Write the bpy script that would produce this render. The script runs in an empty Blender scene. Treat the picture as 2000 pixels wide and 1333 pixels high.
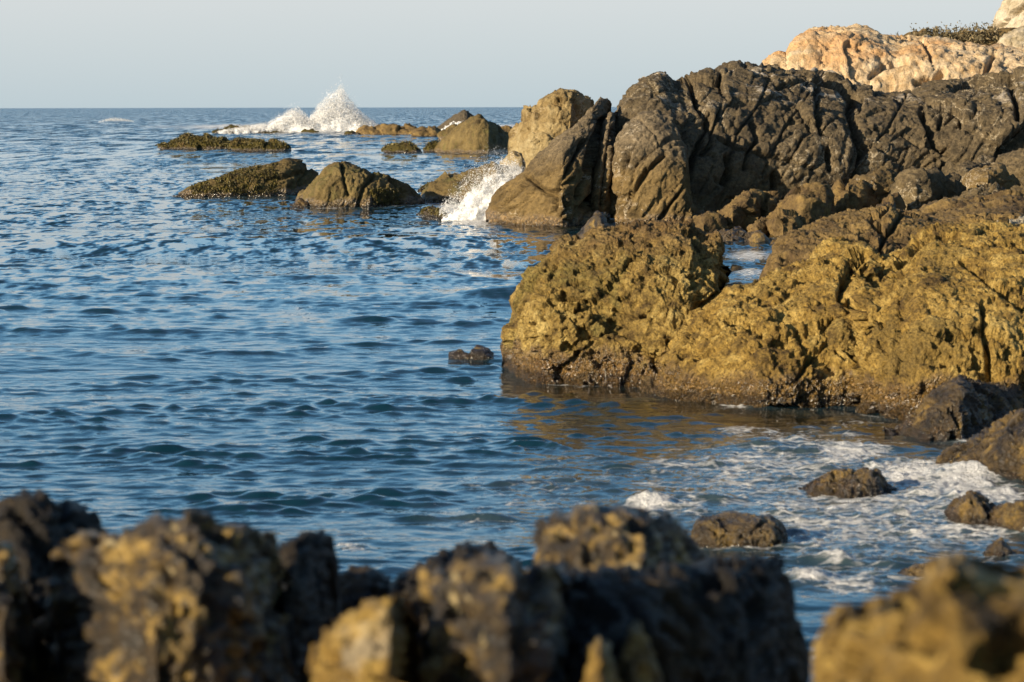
import bpy, math
import numpy as np
from mathutils import Matrix, Vector

scene = bpy.context.scene
C = scene.collection
R = math.radians

# ------------------------------------------------------------------ camera
LENS, HCAM, VH = 85.0, 4.5, 209.5
F = 2000 * LENS / 36.0                       # focal length in photograph pixels (2000 wide)
PITCH = math.atan((666.5 - VH) / F)
ROLL = R(-0.12)
cam_d = bpy.data.cameras.new('camera')
cam = bpy.data.objects.new('camera', cam_d)
C.objects.link(cam)
CM = Matrix.Rotation(R(90) - PITCH, 3, 'X') @ Matrix.Rotation(ROLL, 3, 'Z')
cam.matrix_world = Matrix.Translation((0, 0, HCAM)) @ CM.to_4x4()
cam_d.lens, cam_d.sensor_width = LENS, 36.0
cam_d.clip_start, cam_d.clip_end = 0.1, 100000
cam_d.dof.use_dof = True
cam_d.dof.focus_distance = 75.0
cam_d.dof.aperture_fstop = 2.7
scene.camera = cam
CMn = np.array(CM)

# ------------------------------------------------------------------ light
SUN_AZ, SUN_EL = 52.0, 17.0                  # degrees to the left of straight behind the camera; height
world = bpy.data.worlds.new('World')
scene.world = world
world.use_nodes = True
wn = world.node_tree
wn.nodes.clear()
sky = wn.nodes.new('ShaderNodeTexSky')
sky.sky_type = 'NISHITA'
sky.sun_disc = False
sky.sun_elevation = R(SUN_EL)
sun_dir = Vector((-math.sin(R(SUN_AZ)) * math.cos(R(SUN_EL)), -math.cos(R(SUN_AZ)) * math.cos(R(SUN_EL)), math.sin(R(SUN_EL))))
sky.sun_rotation = math.atan2(sun_dir.x, sun_dir.y)
sky.air_density, sky.dust_density, sky.ozone_density = 0.85, 0.8, 2.5
bg = wn.nodes.new('ShaderNodeBackground')
bg.inputs['Strength'].default_value = 0.075
wo = wn.nodes.new('ShaderNodeOutputWorld')
# sea haze: a pale band all round the horizon
tc = wn.nodes.new('ShaderNodeTexCoord'); sx = wn.nodes.new('ShaderNodeSeparateXYZ'); wn.links.new(tc.outputs['Generated'], sx.inputs[0])
hz = wn.nodes.new('ShaderNodeMapRange'); hz.interpolation_type = 'SMOOTHSTEP'
for k_, v_ in (('From Min', 0.08), ('From Max', 0.50), ('To Min', 0.92), ('To Max', 0.0)): hz.inputs[k_].default_value = v_
wn.links.new(sx.outputs['Z'], hz.inputs['Value'])
hr = wn.nodes.new('ShaderNodeValToRGB'); wn.links.new(sx.outputs['Z'], hr.inputs[0])
while len(hr.color_ramp.elements) < 4: hr.color_ramp.elements.new(0.5)
for e_, (p_, c_) in zip(hr.color_ramp.elements, ((0.0, (3.7, 4.4, 4.75)), (0.045, (4.75, 4.98, 5.05)), (0.12, (2.7, 5.0, 6.8)), (0.30, (0.8, 3.5, 6.6)))):
    e_.position = p_; e_.color = (*[x_ / 7 for x_ in c_], 1)
hs_ = wn.nodes.new('ShaderNodeVectorMath'); hs_.operation = 'SCALE'; hs_.inputs['Scale'].default_value = 7.0
wn.links.new(hr.outputs['Color'], hs_.inputs[0])
hm = wn.nodes.new('ShaderNodeMix'); hm.data_type = 'RGBA'
wn.links.new(hz.outputs[0], hm.inputs[0]); wn.links.new(sky.outputs[0], hm.inputs[6]); wn.links.new(hs_.outputs[0], hm.inputs[7])
wn.links.new(hm.outputs[2], bg.inputs[0])
wn.links.new(bg.outputs[0], wo.inputs[0])

sun_d = bpy.data.lights.new('sun', 'SUN')
sun_d.energy, sun_d.angle, sun_d.color = 5.0, R(0.5), (1.0, 0.84, 0.62)
sun = bpy.data.objects.new('sun', sun_d)
C.objects.link(sun)
sun.rotation_euler = sun_dir.to_track_quat('Z', 'Y').to_euler()
sun.location = (-40, -30, 40)

vs = scene.view_settings
vs.view_transform, vs.look, vs.exposure, vs.gamma = 'Standard', 'None', 0.94, 1.0
vs.use_curve_mapping = False
scene.render.engine = 'CYCLES'
scene.cycles.use_denoising = True
scene.cycles.max_bounces = 4
scene.cycles.diffuse_bounces = 4
scene.cycles.glossy_bounces = 2
scene.cycles.transmission_bounces = 2
scene.cycles.caustics_reflective = False
scene.cycles.caustics_refractive = False

# ------------------------------------------------------------------ pixel <-> place
def ray(u, v):
    u = np.asarray(u, float); v = np.asarray(v, float)
    c = np.stack([(u - 1000) / F, -(v - 666.5) / F, -np.ones_like(u * v)], -1)
    return c @ CMn.T
def at(u, v, D):                              # the point at forward distance D seen at pixel u, v
    d = ray(u, v)
    return np.array([0, 0, HCAM]) + d * (np.asarray(D) / d[..., 1])[..., None]
def dist_water(u, v, z=0.0):
    d = ray(u, v)
    return d[..., 1] * ((z - HCAM) / d[..., 2])
def proj(p):
    q = (p - np.array([0, 0, HCAM])) @ CMn
    w = np.minimum(q[..., 2], -1e-3)
    return 1000 - F * q[..., 0] / w, 666.5 + F * q[..., 1] / w

# ------------------------------------------------------------------ noise
rng = np.random.default_rng(7)
PERM = np.concatenate([rng.permutation(256)] * 3).astype(np.int32)
GR = rng.normal(size=(256, 3)); GR /= np.linalg.norm(GR, axis=1)[:, None]
GR = GR.astype(np.float32)
def noise(p, seed=0):
    p = np.asarray(p, np.float32) + np.float32(seed * 17.31)
    i = np.floor(p).astype(np.int32); f = p - i
    w = f * f * f * (f * (f * 6 - 15) + 10)
    i &= 255
    out = 0
    for dx in (0, 1):
        a = PERM[i[..., 0] + dx]
        wx = w[..., 0] if dx else 1 - w[..., 0]
        for dy in (0, 1):
            b = PERM[(a + i[..., 1] + dy) & 255]
            wy = w[..., 1] if dy else 1 - w[..., 1]
            for dz in (0, 1):
                g = GR[PERM[(b + i[..., 2] + dz) & 255]]
                wz = w[..., 2] if dz else 1 - w[..., 2]
                out = out + wx * wy * wz * (g[..., 0] * (f[..., 0] - dx) + g[..., 1] * (f[..., 1] - dy) + g[..., 2] * (f[..., 2] - dz))
    return out * 1.5
def fbm(p, octv=4, gain=0.5, seed=0):
    a, s, o = 1.0, 0.0, 0.0
    for k in range(octv):
        o = o + a * noise(p * (2.03 ** k), seed + k); s += a; a *= gain
    return o / s * 1.4
def billow(p, octv=3, gain=0.5, seed=0):      # rounded lumps with sharp creases, about 0..1
    a, s, o = 1.0, 0.0, 0.0
    for k in range(octv):
        o = o + a * np.abs(noise(p * (2.1 ** k), seed + k)); s += a; a *= gain
    return o / s * 2.0
def sstep(a, b, x):
    t = np.clip((x - a) / (b - a), 0, 1)
    return t * t * (3 - 2 * t)
RT = rng.random((256, 4)).astype(np.float32)
def cells(p, seed=0, jitter=0.9):             # Worley cells: F1, F2 and for each point the random row and offset of its cell
    p = np.asarray(p, np.float32) + np.float32(seed * 11.7)
    i = np.floor(p).astype(np.int32); f = p - i
    n = p.shape[0]
    f1 = np.full(n, 9, np.float32); f2 = np.full(n, 9, np.float32)
    idc = np.zeros(n, np.int32); off = np.zeros((n, 3), np.float32)
    for dx in (-1, 0, 1):
        a = PERM[(i[:, 0] + dx) & 255]
        for dy in (-1, 0, 1):
            b = PERM[(a + i[:, 1] + dy) & 255]
            for dz in (-1, 0, 1):
                h = PERM[(b + i[:, 2] + dz) & 255]
                r = RT[h]
                d = np.stack([dx + 0.5 + (r[:, 0] - .5) * jitter - f[:, 0], dy + 0.5 + (r[:, 1] - .5) * jitter - f[:, 1], dz + 0.5 + (r[:, 2] - .5) * jitter - f[:, 2]], 1)
                q = (d * d).sum(1)
                m = q < f1
                f2 = np.where(m, f1, np.minimum(f2, q))
                f1 = np.where(m, q, f1); idc = np.where(m, h, idc); off = np.where(m[:, None], d, off)
    return np.sqrt(f1), np.sqrt(f2), idc, off
def blocks(p, seed=0, crack=0.35, tilt=0.55, step=0.5, width=0.12):
    """broken, faceted rock: every cell a tilted plane of its own, cells parted by cracks"""
    f1, f2, idc, off = cells(p, seed)
    t = GR[(idc * 7 + 3) & 255]
    h = (RT[idc, 3] - .5) * 2 * step + (off * t).sum(1) * tilt * 2
    return h - crack * (1 - sstep(0.0, width, f2 - f1))

# ------------------------------------------------------------------ mesh helpers
def mesh_np(name, v, f, smooth=True):
    me = bpy.data.meshes.new(name)
    v = np.ascontiguousarray(v, np.float32); f = np.ascontiguousarray(f, np.int32)
    k = f.shape[1]
    me.vertices.add(len(v)); me.vertices.foreach_set('co', v.ravel())
    me.loops.add(f.size); me.loops.foreach_set('vertex_index', f.ravel())
    me.polygons.add(len(f)); me.polygons.foreach_set('loop_start', np.arange(0, f.size, k, dtype=np.int32))
    me.update(calc_edges=True)
    me.polygons.foreach_set('use_smooth', np.full(len(f), smooth))
    me.validate()
    return me
def grid_faces(nu, nt):
    a = np.arange(nu * nt).reshape(nu, nt)
    return np.stack([a[:-1, :-1], a[1:, :-1], a[1:, 1:], a[:-1, 1:]], -1).reshape(-1, 4)
def put(name, me, mat, parent=None, label=None, cat=None, group=None, kind=None, origin=None):
    o = bpy.data.objects.new(name, me); C.objects.link(o)
    if mat: me.materials.append(mat)
    if parent: o.parent = parent
    if label: o['label'] = label
    if cat: o['category'] = cat
    if group: o['group'] = group
    if kind: o['kind'] = kind
    return o
def grid_normals(g, blur=0):
    du = np.gradient(g, axis=0); dt = np.gradient(g, axis=1)
    n = np.cross(du, dt)
    l = np.linalg.norm(n, axis=-1, keepdims=True)
    n = n / np.maximum(l, 1e-9)
    # collapsed ends: borrow from the neighbours
    bad = l[..., 0] < 1e-8
    if bad.any(): n[bad] = (0, 0, 1)
    for _ in range(blur):
        m = np.pad(n, ((1, 1), (1, 1), (0, 0)), mode='edge')
        n = (m[:-2, 1:-1] + m[2:, 1:-1] + m[1:-1, :-2] + m[1:-1, 2:] + 2 * m[1:-1, 1:-1]) / 6
    if blur: n = n / np.maximum(np.linalg.norm(n, axis=-1, keepdims=True), 1e-9)
    return n

# ------------------------------------------------------------------ material helpers
class NT:
    def __init__(self, name):
        self.m = bpy.data.materials.new(name); self.m.use_nodes = True
        self.t = self.m.node_tree; self.t.nodes.clear()
        self.out = self.n('ShaderNodeOutputMaterial')
    def n(self, ty, **kw):
        x = self.t.nodes.new(ty)
        for k, v in kw.items(): setattr(x, k, v)
        return x
    def s(self, node, **kw):
        for k, v in kw.items():
            i = node.inputs[int(k[1:])] if k[0] == '_' and k[1:].isdigit() else node.inputs[k.replace('_', ' ')]
            if isinstance(v, bpy.types.NodeSocket): self.t.links.new(v, i)
            else: i.default_value = v
        return node
    def noise(self, vec, scale, detail=4, rough=0.55, dist=0.0, out='Fac', ty=None):
        x = self.n('ShaderNodeTexNoise')
        if ty: x.noise_type = ty
        self.s(x, Vector=vec, Scale=scale, Detail=detail, Roughness=rough, Distortion=dist)
        return x.outputs[out]
    def vor(self, vec, scale, feature='F1', out='Distance', rnd=1.0):
        x = self.n('ShaderNodeTexVoronoi', feature=feature)
        self.s(x, Vector=vec, Scale=scale, Randomness=rnd)
        return x.outputs[out]
    def ramp(self, fac, *stops, interp='LINEAR'):
        x = self.n('ShaderNodeValToRGB'); r = x.color_ramp; r.interpolation = interp
        while len(r.elements) < len(stops): r.elements.new(0.5)
        for e, (p, c) in zip(r.elements, stops):
            e.position = p; e.color = (*c, 1) if len(c) == 3 else c
        self.s(x, Fac=fac)
        return x.outputs['Color']
    def mix(self, fac, a, b, ty='MIX'):
        x = self.n('ShaderNodeMix', data_type='RGBA', blend_type=ty)
        c = lambda z: (*z, 1) if isinstance(z, tuple) and len(z) == 3 else z
        self.s(x, _0=fac, _6=c(a), _7=c(b))
        return x.outputs[2]
    def math(self, op, a, b=0.0, c=None, clamp=False):
        x = self.n('ShaderNodeMath', operation=op, use_clamp=clamp)
        self.s(x, _0=a, _1=b)
        if c is not None: self.s(x, _2=c)
        return x.outputs[0]
    def mr(self, v, a, b, c=0.0, d=1.0, smooth=True):
        x = self.n('ShaderNodeMapRange', interpolation_type='SMOOTHSTEP' if smooth else 'LINEAR')
        self.s(x, Value=v, From_Min=a, From_Max=b, To_Min=c, To_Max=d)
        return x.outputs[0]
    def mapping(self, vec, scale=(1, 1, 1), rot=(0, 0, 0), loc=(0, 0, 0)):
        x = self.n('ShaderNodeMapping')
        self.s(x, Vector=vec, Scale=scale, Rotation=rot, Location=loc)
        return x.outputs[0]
    def bump(self, h, strength, distance, normal=None):
        x = self.n('ShaderNodeBump')
        self.s(x, Height=h, Strength=strength, Distance=distance)
        if normal is not None: self.s(x, Normal=normal)
        return x.outputs[0]

def rock_mat(name, cols, sc=1.0, tint=None, tide=None, cap=None, vein=None, aniso=None, rough=0.85, moss=None, bump=1.0, speck=0.25, spots=None, spec=0.3):
    """weathered rock. cols: dark, middle, light. sc: metres-to-detail factor (bigger = finer).
    tide = (height, colour, gloss): wet weed and barnacle band below that height. cap = (height, colour, spread): what grows above it.
    vein = (colour, amount). aniso: rotation of the bedding. moss = (colour, height, threshold)."""
    t = NT(name)
    geo = t.n('ShaderNodeNewGeometry')
    P = geo.outputs['Position']
    z = t.s(t.n('ShaderNodeSeparateXYZ'), Vector=P).outputs['Z']
    Q = t.mapping(P, scale=(0.45, 1, 1.6), rot=aniso) if aniso else P
    big = t.noise(Q, 0.55 * sc, 5, 0.6, 0.6)
    mid = t.noise(Q, 2.6 * sc, 6, 0.65, 0.3)
    fine = t.noise(P, 13 * sc, 5, 0.7)
    f = t.math('ADD', t.math('MULTIPLY', big, 0.55), t.math('MULTIPLY', mid, 0.45))
    col = t.ramp(f, (0.39, cols[0]), (0.5, cols[1]), (0.61, cols[2]))
    if tint: # patches of another colour
        tm = t.mr(t.noise(P, tint[1] * sc, 4, 0.6, 0.8), tint[2], tint[2] + 0.14)
        col = t.mix(t.math('MULTIPLY', tm, 0.75), col, tint[0])
    zn = t.math('ADD', z, t.math('MULTIPLY', t.math('SUBTRACT', t.noise(P, 0.9 * sc, 5, 0.65), 0.5), 1.0))
    if cap:
        cm = t.mr(zn, cap[0] - cap[2], cap[0] + cap[2])
        cc = t.ramp(t.math('ADD', t.math('MULTIPLY', mid, 0.6), t.math('MULTIPLY', fine, 0.4)), (0.38, tuple(x * 0.6 for x in cap[1])), (0.62, tuple(x * 1.45 for x in cap[1])))
        col = t.mix(cm, col, cc)
    if vein:
        vd = t.noise(t.mapping(P, scale=(1, 1, 1.3)), 0.8 * sc, 7, 0.62, 1.6)
        line = t.math('SUBTRACT', 1.0, t.mr(t.math('ABSOLUTE', t.math('SUBTRACT', vd, 0.5)), 0.0, 0.026))
        patch = t.mr(t.noise(P, 0.45 * sc, 3, 0.5), vein[1], vein[1] + 0.12)
        col = t.mix(t.math('MULTIPLY', t.math('MULTIPLY', line, patch), t.mr(fine, .35, .6)), col, vein[0])
    if spots: # crusts of guano or pale stone: (colour, scale, threshold)
        sm = t.mr(t.noise(Q, spots[1] * sc, 6, 0.7, 0.5), spots[2], spots[2] + 0.05)
        if len(spots) > 3: sm = t.math('MULTIPLY', sm, t.mr(z, spots[3], spots[3] + 1.2))
        col = t.mix(sm, col, spots[0])
    col = t.mix(1.0, col, t.ramp(fine, (0.25, (1 - speck * 1.6,) * 3), (0.5, (1, 1, 1)), (0.75, (1 + speck,) * 3)), 'MULTIPLY')
    rg = t.math('ADD', rough - 0.12, t.math('MULTIPLY', mid, 0.24))
    h = t.math('ADD', t.math('MULTIPLY', mid, 0.55), t.math('MULTIPLY', fine, 0.42))
    vo = t.vor(P, 9 * sc)
    h = t.math('ADD', h, t.math('MULTIPLY', vo, 0.12))
    if moss:
        nz = t.s(t.n('ShaderNodeSeparateXYZ'), Vector=geo.outputs['Normal']).outputs['Z']
        mm = t.mr(t.math('ADD', t.math('ADD', t.math('MULTIPLY', nz, 0.25), t.noise(P, 0.7 * sc, 5, 0.65)), t.math('MULTIPLY', t.math('SUBTRACT', moss[1], z), 0.25)), moss[2], moss[2] + 0.12)
        mc = t.ramp(fine, (0.3, tuple(x * 0.35 for x in moss[0])), (0.7, moss[0]))
        col = t.mix(mm, col, mc)
    if tide:
        tide = (tide[0] * .8, tide[1], tide[2])
        wm = t.math('SUBTRACT', 1.0, t.mr(zn, tide[0] * 0.45, tide[0]))
        barn = t.vor(P, 16 * sc, out='Color')
        bv = t.s(t.n('ShaderNodeSeparateColor'), Color=barn).outputs[0]
        wc = t.ramp(bv, (0.0, tuple(x * 0.45 for x in tide[1])), (0.6, tide[1]), (0.88, tuple(min(1, x * 1.7) for x in tide[1])), (1.0, tuple(min(1, x * 2.2 + .05) for x in tide[1])))
        col = t.mix(t.math('MULTIPLY', wm, 0.85), col, wc)
        rg = t.mix(wm, rg, (tide[2],) * 3)
        spec = t.mr(wm, 0, 1, spec, 0.9)
        bh = t.math('SUBTRACT', 1.0, t.vor(P, 16 * sc))
        h = t.math('ADD', h, t.math('MULTIPLY', t.math('MULTIPLY', bh, wm), 0.3))
    wl = t.math('SUBTRACT', 1.0, t.mr(t.math('ADD', z, t.math('MULTIPLY', t.math('SUBTRACT', t.noise(P, 1.6, 4, .6), .5), 0.35)), 0.06, 0.16))   # still wet from the last wave
    col = t.mix(t.math('MULTIPLY', wl, .6), col, (0.012, 0.009, 0.005))
    rg = t.mix(wl, rg, (0.18,) * 3)
    col = t.mix(1.0, col, (0.72, 0.72, 0.72), 'MULTIPLY')
    b = t.n('ShaderNodeBsdfPrincipled')
    t.s(b, Base_Color=col, Roughness=rg, Normal=t.bump(h, 0.9 * bump, 0.2 / sc))
    t.s(b, **{'Specular_IOR_Level': spec})
    t.t.links.new(b.outputs[0], t.out.inputs[0])
    return t.m

def plain_mat(name, c1, c2, scale, rough=0.8, translucent=0.0):
    t = NT(name)
    P = t.n('ShaderNodeNewGeometry').outputs['Position']
    col = t.ramp(t.noise(P, scale, 3), (0.35, c1), (0.65, c2))
    b = t.s(t.n('ShaderNodeBsdfPrincipled'), Base_Color=col, Roughness=rough)
    o = b.outputs[0]
    if translucent:
        tr = t.s(t.n('ShaderNodeBsdfTranslucent'), Color=col)
        o = t.s(t.n('ShaderNodeMixShader'), _0=translucent, _1=o, _2=tr.outputs[0]).outputs[0]
    t.t.links.new(o, t.out.inputs[0])
    return t.m

# ------------------------------------------------------------------ rock builder
def rock(name, label, cat, mat, top, base, D=None, dep=2.0, back=None, px=2.2, p=1.0, q=0.8, plan=4.0, under=0.6,
         passes=(), cracks=(), group=None, smooth=0, backpx=None):
    """A rock lofted along its length: its ridge line (photo pixels) dep metres behind its front foot line, rounded off in plan at both ends,
    then broken up by several passes of displacement along the surface normal."""
    px *= 1.3
    top = np.array(top, float); ua, ub = top[0, 0], top[-1, 0]
    nu = max(24, int((ub - ua) / px))
    u = np.linspace(ua, ub, nu); s = np.linspace(0, 1, nu)
    vt = np.interp(u, top[:, 0], top[:, 1])
    base = np.array(base, float) if np.ndim(base) else np.array([[ua, base], [ub, base]], float)
    vb = np.interp(u, base[:, 0], base[:, 1])
    if D is None: Db = dist_water(u, vb)
    elif np.ndim(D) == 0: Db = np.full(nu, float(D))
    else:
        Dp = np.array(D, float); Db = np.interp(u, Dp[:, 0], Dp[:, 1])
    dp = np.full(nu, float(dep)) if np.ndim(dep) == 0 else np.interp(u, *np.array(dep, float).T)
    back = dep if back is None else back
    bk = np.full(nu, float(back)) if np.ndim(back) == 0 else np.interp(u, *np.array(back, float).T)
    if smooth:
        k = np.hanning(smooth * 2 + 3)[1:-1]; k /= k.sum()
        vt = np.convolve(np.pad(vt, smooth, mode='edge'), k, 'valid')
    w = (1 - np.abs(2 * s - 1) ** plan).clip(0) ** (1 / plan)
    Dt = Db + dp
    zb = at(u, vb, Db)[:, 2]
    zt = np.maximum(at(u, vt, Dt)[:, 2], zb + 0.02)
    yf = Dt - dp * (0.04 + 0.96 * w); yb = Dt + bk * (0.04 + 0.96 * w)
    tp = np.linspace(0, 1, 80)
    th = tp * math.pi / 2
    sy, sz = 1 - np.cos(th) ** p, np.sin(th) ** q
    rows = (vb - vt).max()
    nf = max(14, int(rows / px * 1.15) + int(np.mean(dp) * 3)); nb = max(8, int(nf * 0.2)); nun = max(4, int(nf * 0.1))
    G = np.zeros((nu, nun + nf + nb, 3))
    for i in range(nu):
        y = yf[i] + (Dt[i] - yf[i]) * sy; z = zb[i] + (zt[i] - zb[i]) * sz
        a = np.concatenate([[0], np.cumsum(np.hypot(np.diff(y), np.diff(z)))]); a /= a[-1]
        r = np.linspace(0, 1, nf)
        yy, zz = np.interp(r, a, y), np.interp(r, a, z)
        fz = np.linspace(-under, 0, nun, endpoint=False)
        yu = np.full(nun, yf[i]) + 0.1 * fz * 0; zu = zb[i] + fz
        tb = np.linspace(0, 1, nb + 1)[1:] * math.pi / 2
        y3 = Dt[i] + (yb[i] - Dt[i]) * np.sin(tb); z3 = zt[i] + (zb[i] - under - zt[i]) * (1 - np.cos(tb))
        Y = np.concatenate([yu, yy, y3]); Z = np.concatenate([zu, zz, z3])
        G[i, :, 1], G[i, :, 2] = Y, Z
        G[i, :, 0] = (u[i] - 1000) / F * (Y * math.cos(PITCH) + (HCAM - Z) * math.sin(PITCH))
    sh = G.shape
    for fn in passes:
        n = grid_normals(G, 14)
        if n[nu // 2, nun + nf // 2, 1] > 0: n = -n
        d = fn(G.reshape(-1, 3)).reshape(sh[:2])
        G = G + n * d[..., None]
    if len(cracks):
        n = grid_normals(G, 30)
        if n[nu // 2, nun + nf // 2, 1] > 0: n = -n
        flat = G.reshape(-1, 3)
        cu, cv = proj(flat)
        wob = noise(flat * 1.3, 5) * 5 + noise(flat * 4, 6) * 2
        tot = np.zeros(len(flat))
        for pts, width, depth in cracks:
            pts = np.array(pts, float); best = np.full(len(flat), 1e9)
            for (x0, y0), (x1, y1) in zip(pts[:-1], pts[1:]):
                L2 = (x1 - x0) ** 2 + (y1 - y0) ** 2
                tt = np.clip(((cu - x0) * (x1 - x0) + (cv - y0) * (y1 - y0)) / L2, 0, 1)
                best = np.minimum(best, np.hypot(cu - x0 - tt * (x1 - x0), cv - y0 - tt * (y1 - y0)))
            best = np.abs(best + wob * min(1, width / 8))
            tot = np.maximum(tot, depth * np.exp(-(best / width) ** 2))
        front = np.zeros(sh[:2]); front[:, :nun + nf] = 1
        G = G - n * (tot.reshape(sh[:2]) * front)[..., None]
    f = grid_faces(sh[0], sh[1])
    c = G.reshape(-1, 3)
    org = np.array([c[:, 0].mean(), np.mean(Db), max(zb.min(), -0.2)])
    me = mesh_np(name, c - org, f)
    # outward normals
    k = f[(nu // 2) * (sh[1] - 1) + nun + nf // 2]
    nn = np.cross(c[k[1]] - c[k[0]], c[k[3]] - c[k[0]])
    if nn[1] > 0: me.flip_normals()
    o = put(name, me, mat, None, label, cat, group)
    o.location = org
    if abs(np.median(zb)) < .12 and Db.min() > 15: FEET.append(np.stack([(u - 1000) / F * yf, yf], 1))
    o_data[o.name] = (c, grid_normals(G).reshape(-1, 3) * (-1 if nn[1] > 0 else 1))
    return o
o_data = {}
FEET = []                                     # waterlines of the rocks standing in the sea

# displacement recipes: s is the size of the rock's own features in metres
def grains(p, k, sd):                        # rounded grains packed on a surface
    f1, f2, i, o = cells(p * k, sd)
    return np.sqrt(np.clip(1 - (f1 / .6) ** 2, 0, 1)) * (0.1 + RT[i, 3])
def rugged(s, seed=0, a=1.0, fine=1.0):      # chunky, pitted ochre rock: some faces smooth, others eaten away
    def m(p): return sstep(-.35, .35, noise(p * .75 / s, seed + 20))
    def wp(p): return p + s * .10 * np.stack([fbm(p * 4 / s, 3, .6, seed + 40), fbm(p * 4 / s, 3, .6, seed + 41), fbm(p * 4 / s, 3, .6, seed + 42)], 1)
    return (lambda p: a * s * (0.19 * fbm(p * 0.5 / s, 2, .5, seed) + 0.11 * blocks(p * 0.75 / s, seed, .25, .7, .35, .07)),
            lambda p: a * s * (0.052 * blocks(wp(p) * 1.9 / s, seed + 2, .6, .6, .4, .07) + .03 * fbm(p * 2.4 / s, 3, .5, seed + 1) - (.08 + .92 * m(p)) * .23 * sstep(.17, .28, noise(wp(p) * np.array([2.2, 2.5, 3.4]) / s, seed + 9))),
            lambda p: a * fine * s * (0.030 * blocks(p * 5.0 / s, seed + 4, .5, .65, .4, .10) + (.35 + .65 * m(p)) * (.040 * grains(p, 10 / s, seed + 6) + .028 * fbm(p * 9 / s, 3, .65, seed + 5) - .09 * sstep(.20, .32, noise(wp(p) * 5.5 / s, seed + 11)))))
def massive(s, seed=0, ang=52, a=1.0, st=1.0): # bedded dark rock, beds rising to the right at ang degrees
    ca, sa = math.cos(R(ang)), math.sin(R(ang))
    def q(p, l, c):
        o = np.empty_like(p)
        o[:, 0] = (p[:, 0] * ca + p[:, 2] * sa) * l
        o[:, 2] = (-p[:, 0] * sa + p[:, 2] * ca) * c
        o[:, 1] = p[:, 1] * (l + c) * .5
        return o + .18 * noise(p * .8 / s, seed + 30)[:, None]
    return (lambda p: a * s * (0.17 * fbm(p * 0.3 / s, 2, .5, seed) + 0.24 * blocks(q(p, .17 / s, .60 / s), seed, .5, .75, .45, .06)),
            lambda p: a * s * (0.03 * st * (.4 - billow(q(p, .5 / s, 1.6 / s), 3, .5, seed + 3)) + 0.10 * blocks(q(p, .45 / s, 1.7 / s), seed + 4, .6, .7, .45, .07)),
            lambda p: a * s * (0.02 * (.4 - billow(q(p, 2.2 / s, 6 / s), 4, .6, seed + 5)) + .055 * blocks(q(p, 1.8 / s, 4.2 / s), seed + 6, .5, .75, .5, .09) + 0.03 * fbm(p * 7 / s, 4, .65, seed)))
def boulder(s, seed=0, a=1.0):               # smoother, faceted boulder
    return (lambda p: a * s * (0.08 * fbm(p * 0.8 / s, 2, .5, seed) + 0.26 * blocks(p * 0.75 / s, seed, .06, .75, .25, .06)),
            lambda p: a * s * (0.05 * fbm(p * 2.6 / s, 4, .55, seed + 2) + 0.06 * blocks(p * 2.4 / s, seed + 1, .4, .6, .4, .08)),
            lambda p: a * s * (0.02 * (.4 - billow(p * 8 / s, 3, .6, seed + 5)) + .02 * blocks(p * 7 / s, seed + 7, .5, .6, .5, .12)))
def knobbly(s, seed=0, a=1.0, pit=None):               # near rock crusted with stones and shells, full of holes
    pit = a if pit is None else pit
    def peb(p, k, sd):
        f1, f2, i, o = cells(p * k, sd)
        return np.sqrt(np.clip(1 - (f1 / .55) ** 2, 0, 1)) * (0.2 + RT[i, 3])
    return (lambda p: a * s * (0.06 * fbm(p * 0.9 / s, 3, .5, seed) + 0.060 * blocks(p * 1.15 / s, seed, .7, .7, .3, .08) - .06),
            lambda p: s * (a * 0.05 * blocks(p * 2.6 / s, seed + 1, .6, .8, .6, .09) - pit * 0.28 * sstep(.17, .28, noise(p * 3.0 / s, seed + 7))),
            lambda p: a * s * (0.045 * peb(p, 7.5 / s, seed + 3) + 0.030 * peb(p, 15 / s, seed + 4) - 0.09 * sstep(.16, .32, noise(p * 6 / s, seed + 8)) - .03))

# ------------------------------------------------------------------ materials of the place
GOLD = ((0.105, 0.060, 0.016), (0.245, 0.155, 0.038), (0.37, 0.255, 0.075))
M = {}
M['gold'] = rock_mat('ochre_rock', ((0.12, 0.074, 0.020), (0.39, 0.258, 0.064), (0.70, 0.515, 0.17)), 1.8, bump=1.7, tint=((0.28, 0.225, 0.060), 0.42, 0.52), tide=(0.75, (0.19, 0.105, 0.030), 0.25), cap=(2.1, (0.19, 0.115, 0.045), 0.6), speck=0.6)
M['gold2'] = rock_mat('ochre_rock_yellow', ((0.13, 0.078, 0.021), (0.45, 0.285, 0.062), (0.72, 0.505, 0.15)), 1.7, bump=1.7, tint=((0.30, 0.200, 0.050), 0.36, 0.52), tide=(0.7, (0.20, 0.115, 0.030), 0.25), speck=0.6)
M['brown'] = rock_mat('brown_rock', ((0.085, 0.052, 0.021), (0.19, 0.124, 0.045), (0.31, 0.205, 0.068)), 1.1, tint=((0.34, 0.22, 0.058), 0.8, 0.58), speck=0.35)
M['dark'] = rock_mat('dark_bedded_rock', ((0.07, 0.050, 0.023), (0.145, 0.104, 0.047), (0.22, 0.160, 0.074)), 0.6, tide=(0.9, (0.16, 0.105, 0.036), 0.4), cap=(1.9, (0.135, 0.100, 0.053), 1.0), vein=((0.48, 0.40, 0.27), 0.48), aniso=(0, R(52), 0), spots=((0.56, 0.48, 0.37), 1.0, 0.55, 4.2), speck=0.4)
M['darklow'] = rock_mat('dark_rock_brown_foot', ((0.10, 0.066, 0.024), (0.19, 0.127, 0.046), (0.28, 0.190, 0.072)), 0.8, tide=(0.75, (0.18, 0.11, 0.034), 0.32), cap=(2.5, (0.180, 0.137, 0.080), 0.9), vein=((0.5, 0.42, 0.30), 0.48), aniso=(0, R(52), 0), spots=((0.56, 0.48, 0.37), 1.0, 0.66, 3.4), speck=0.35)
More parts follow.
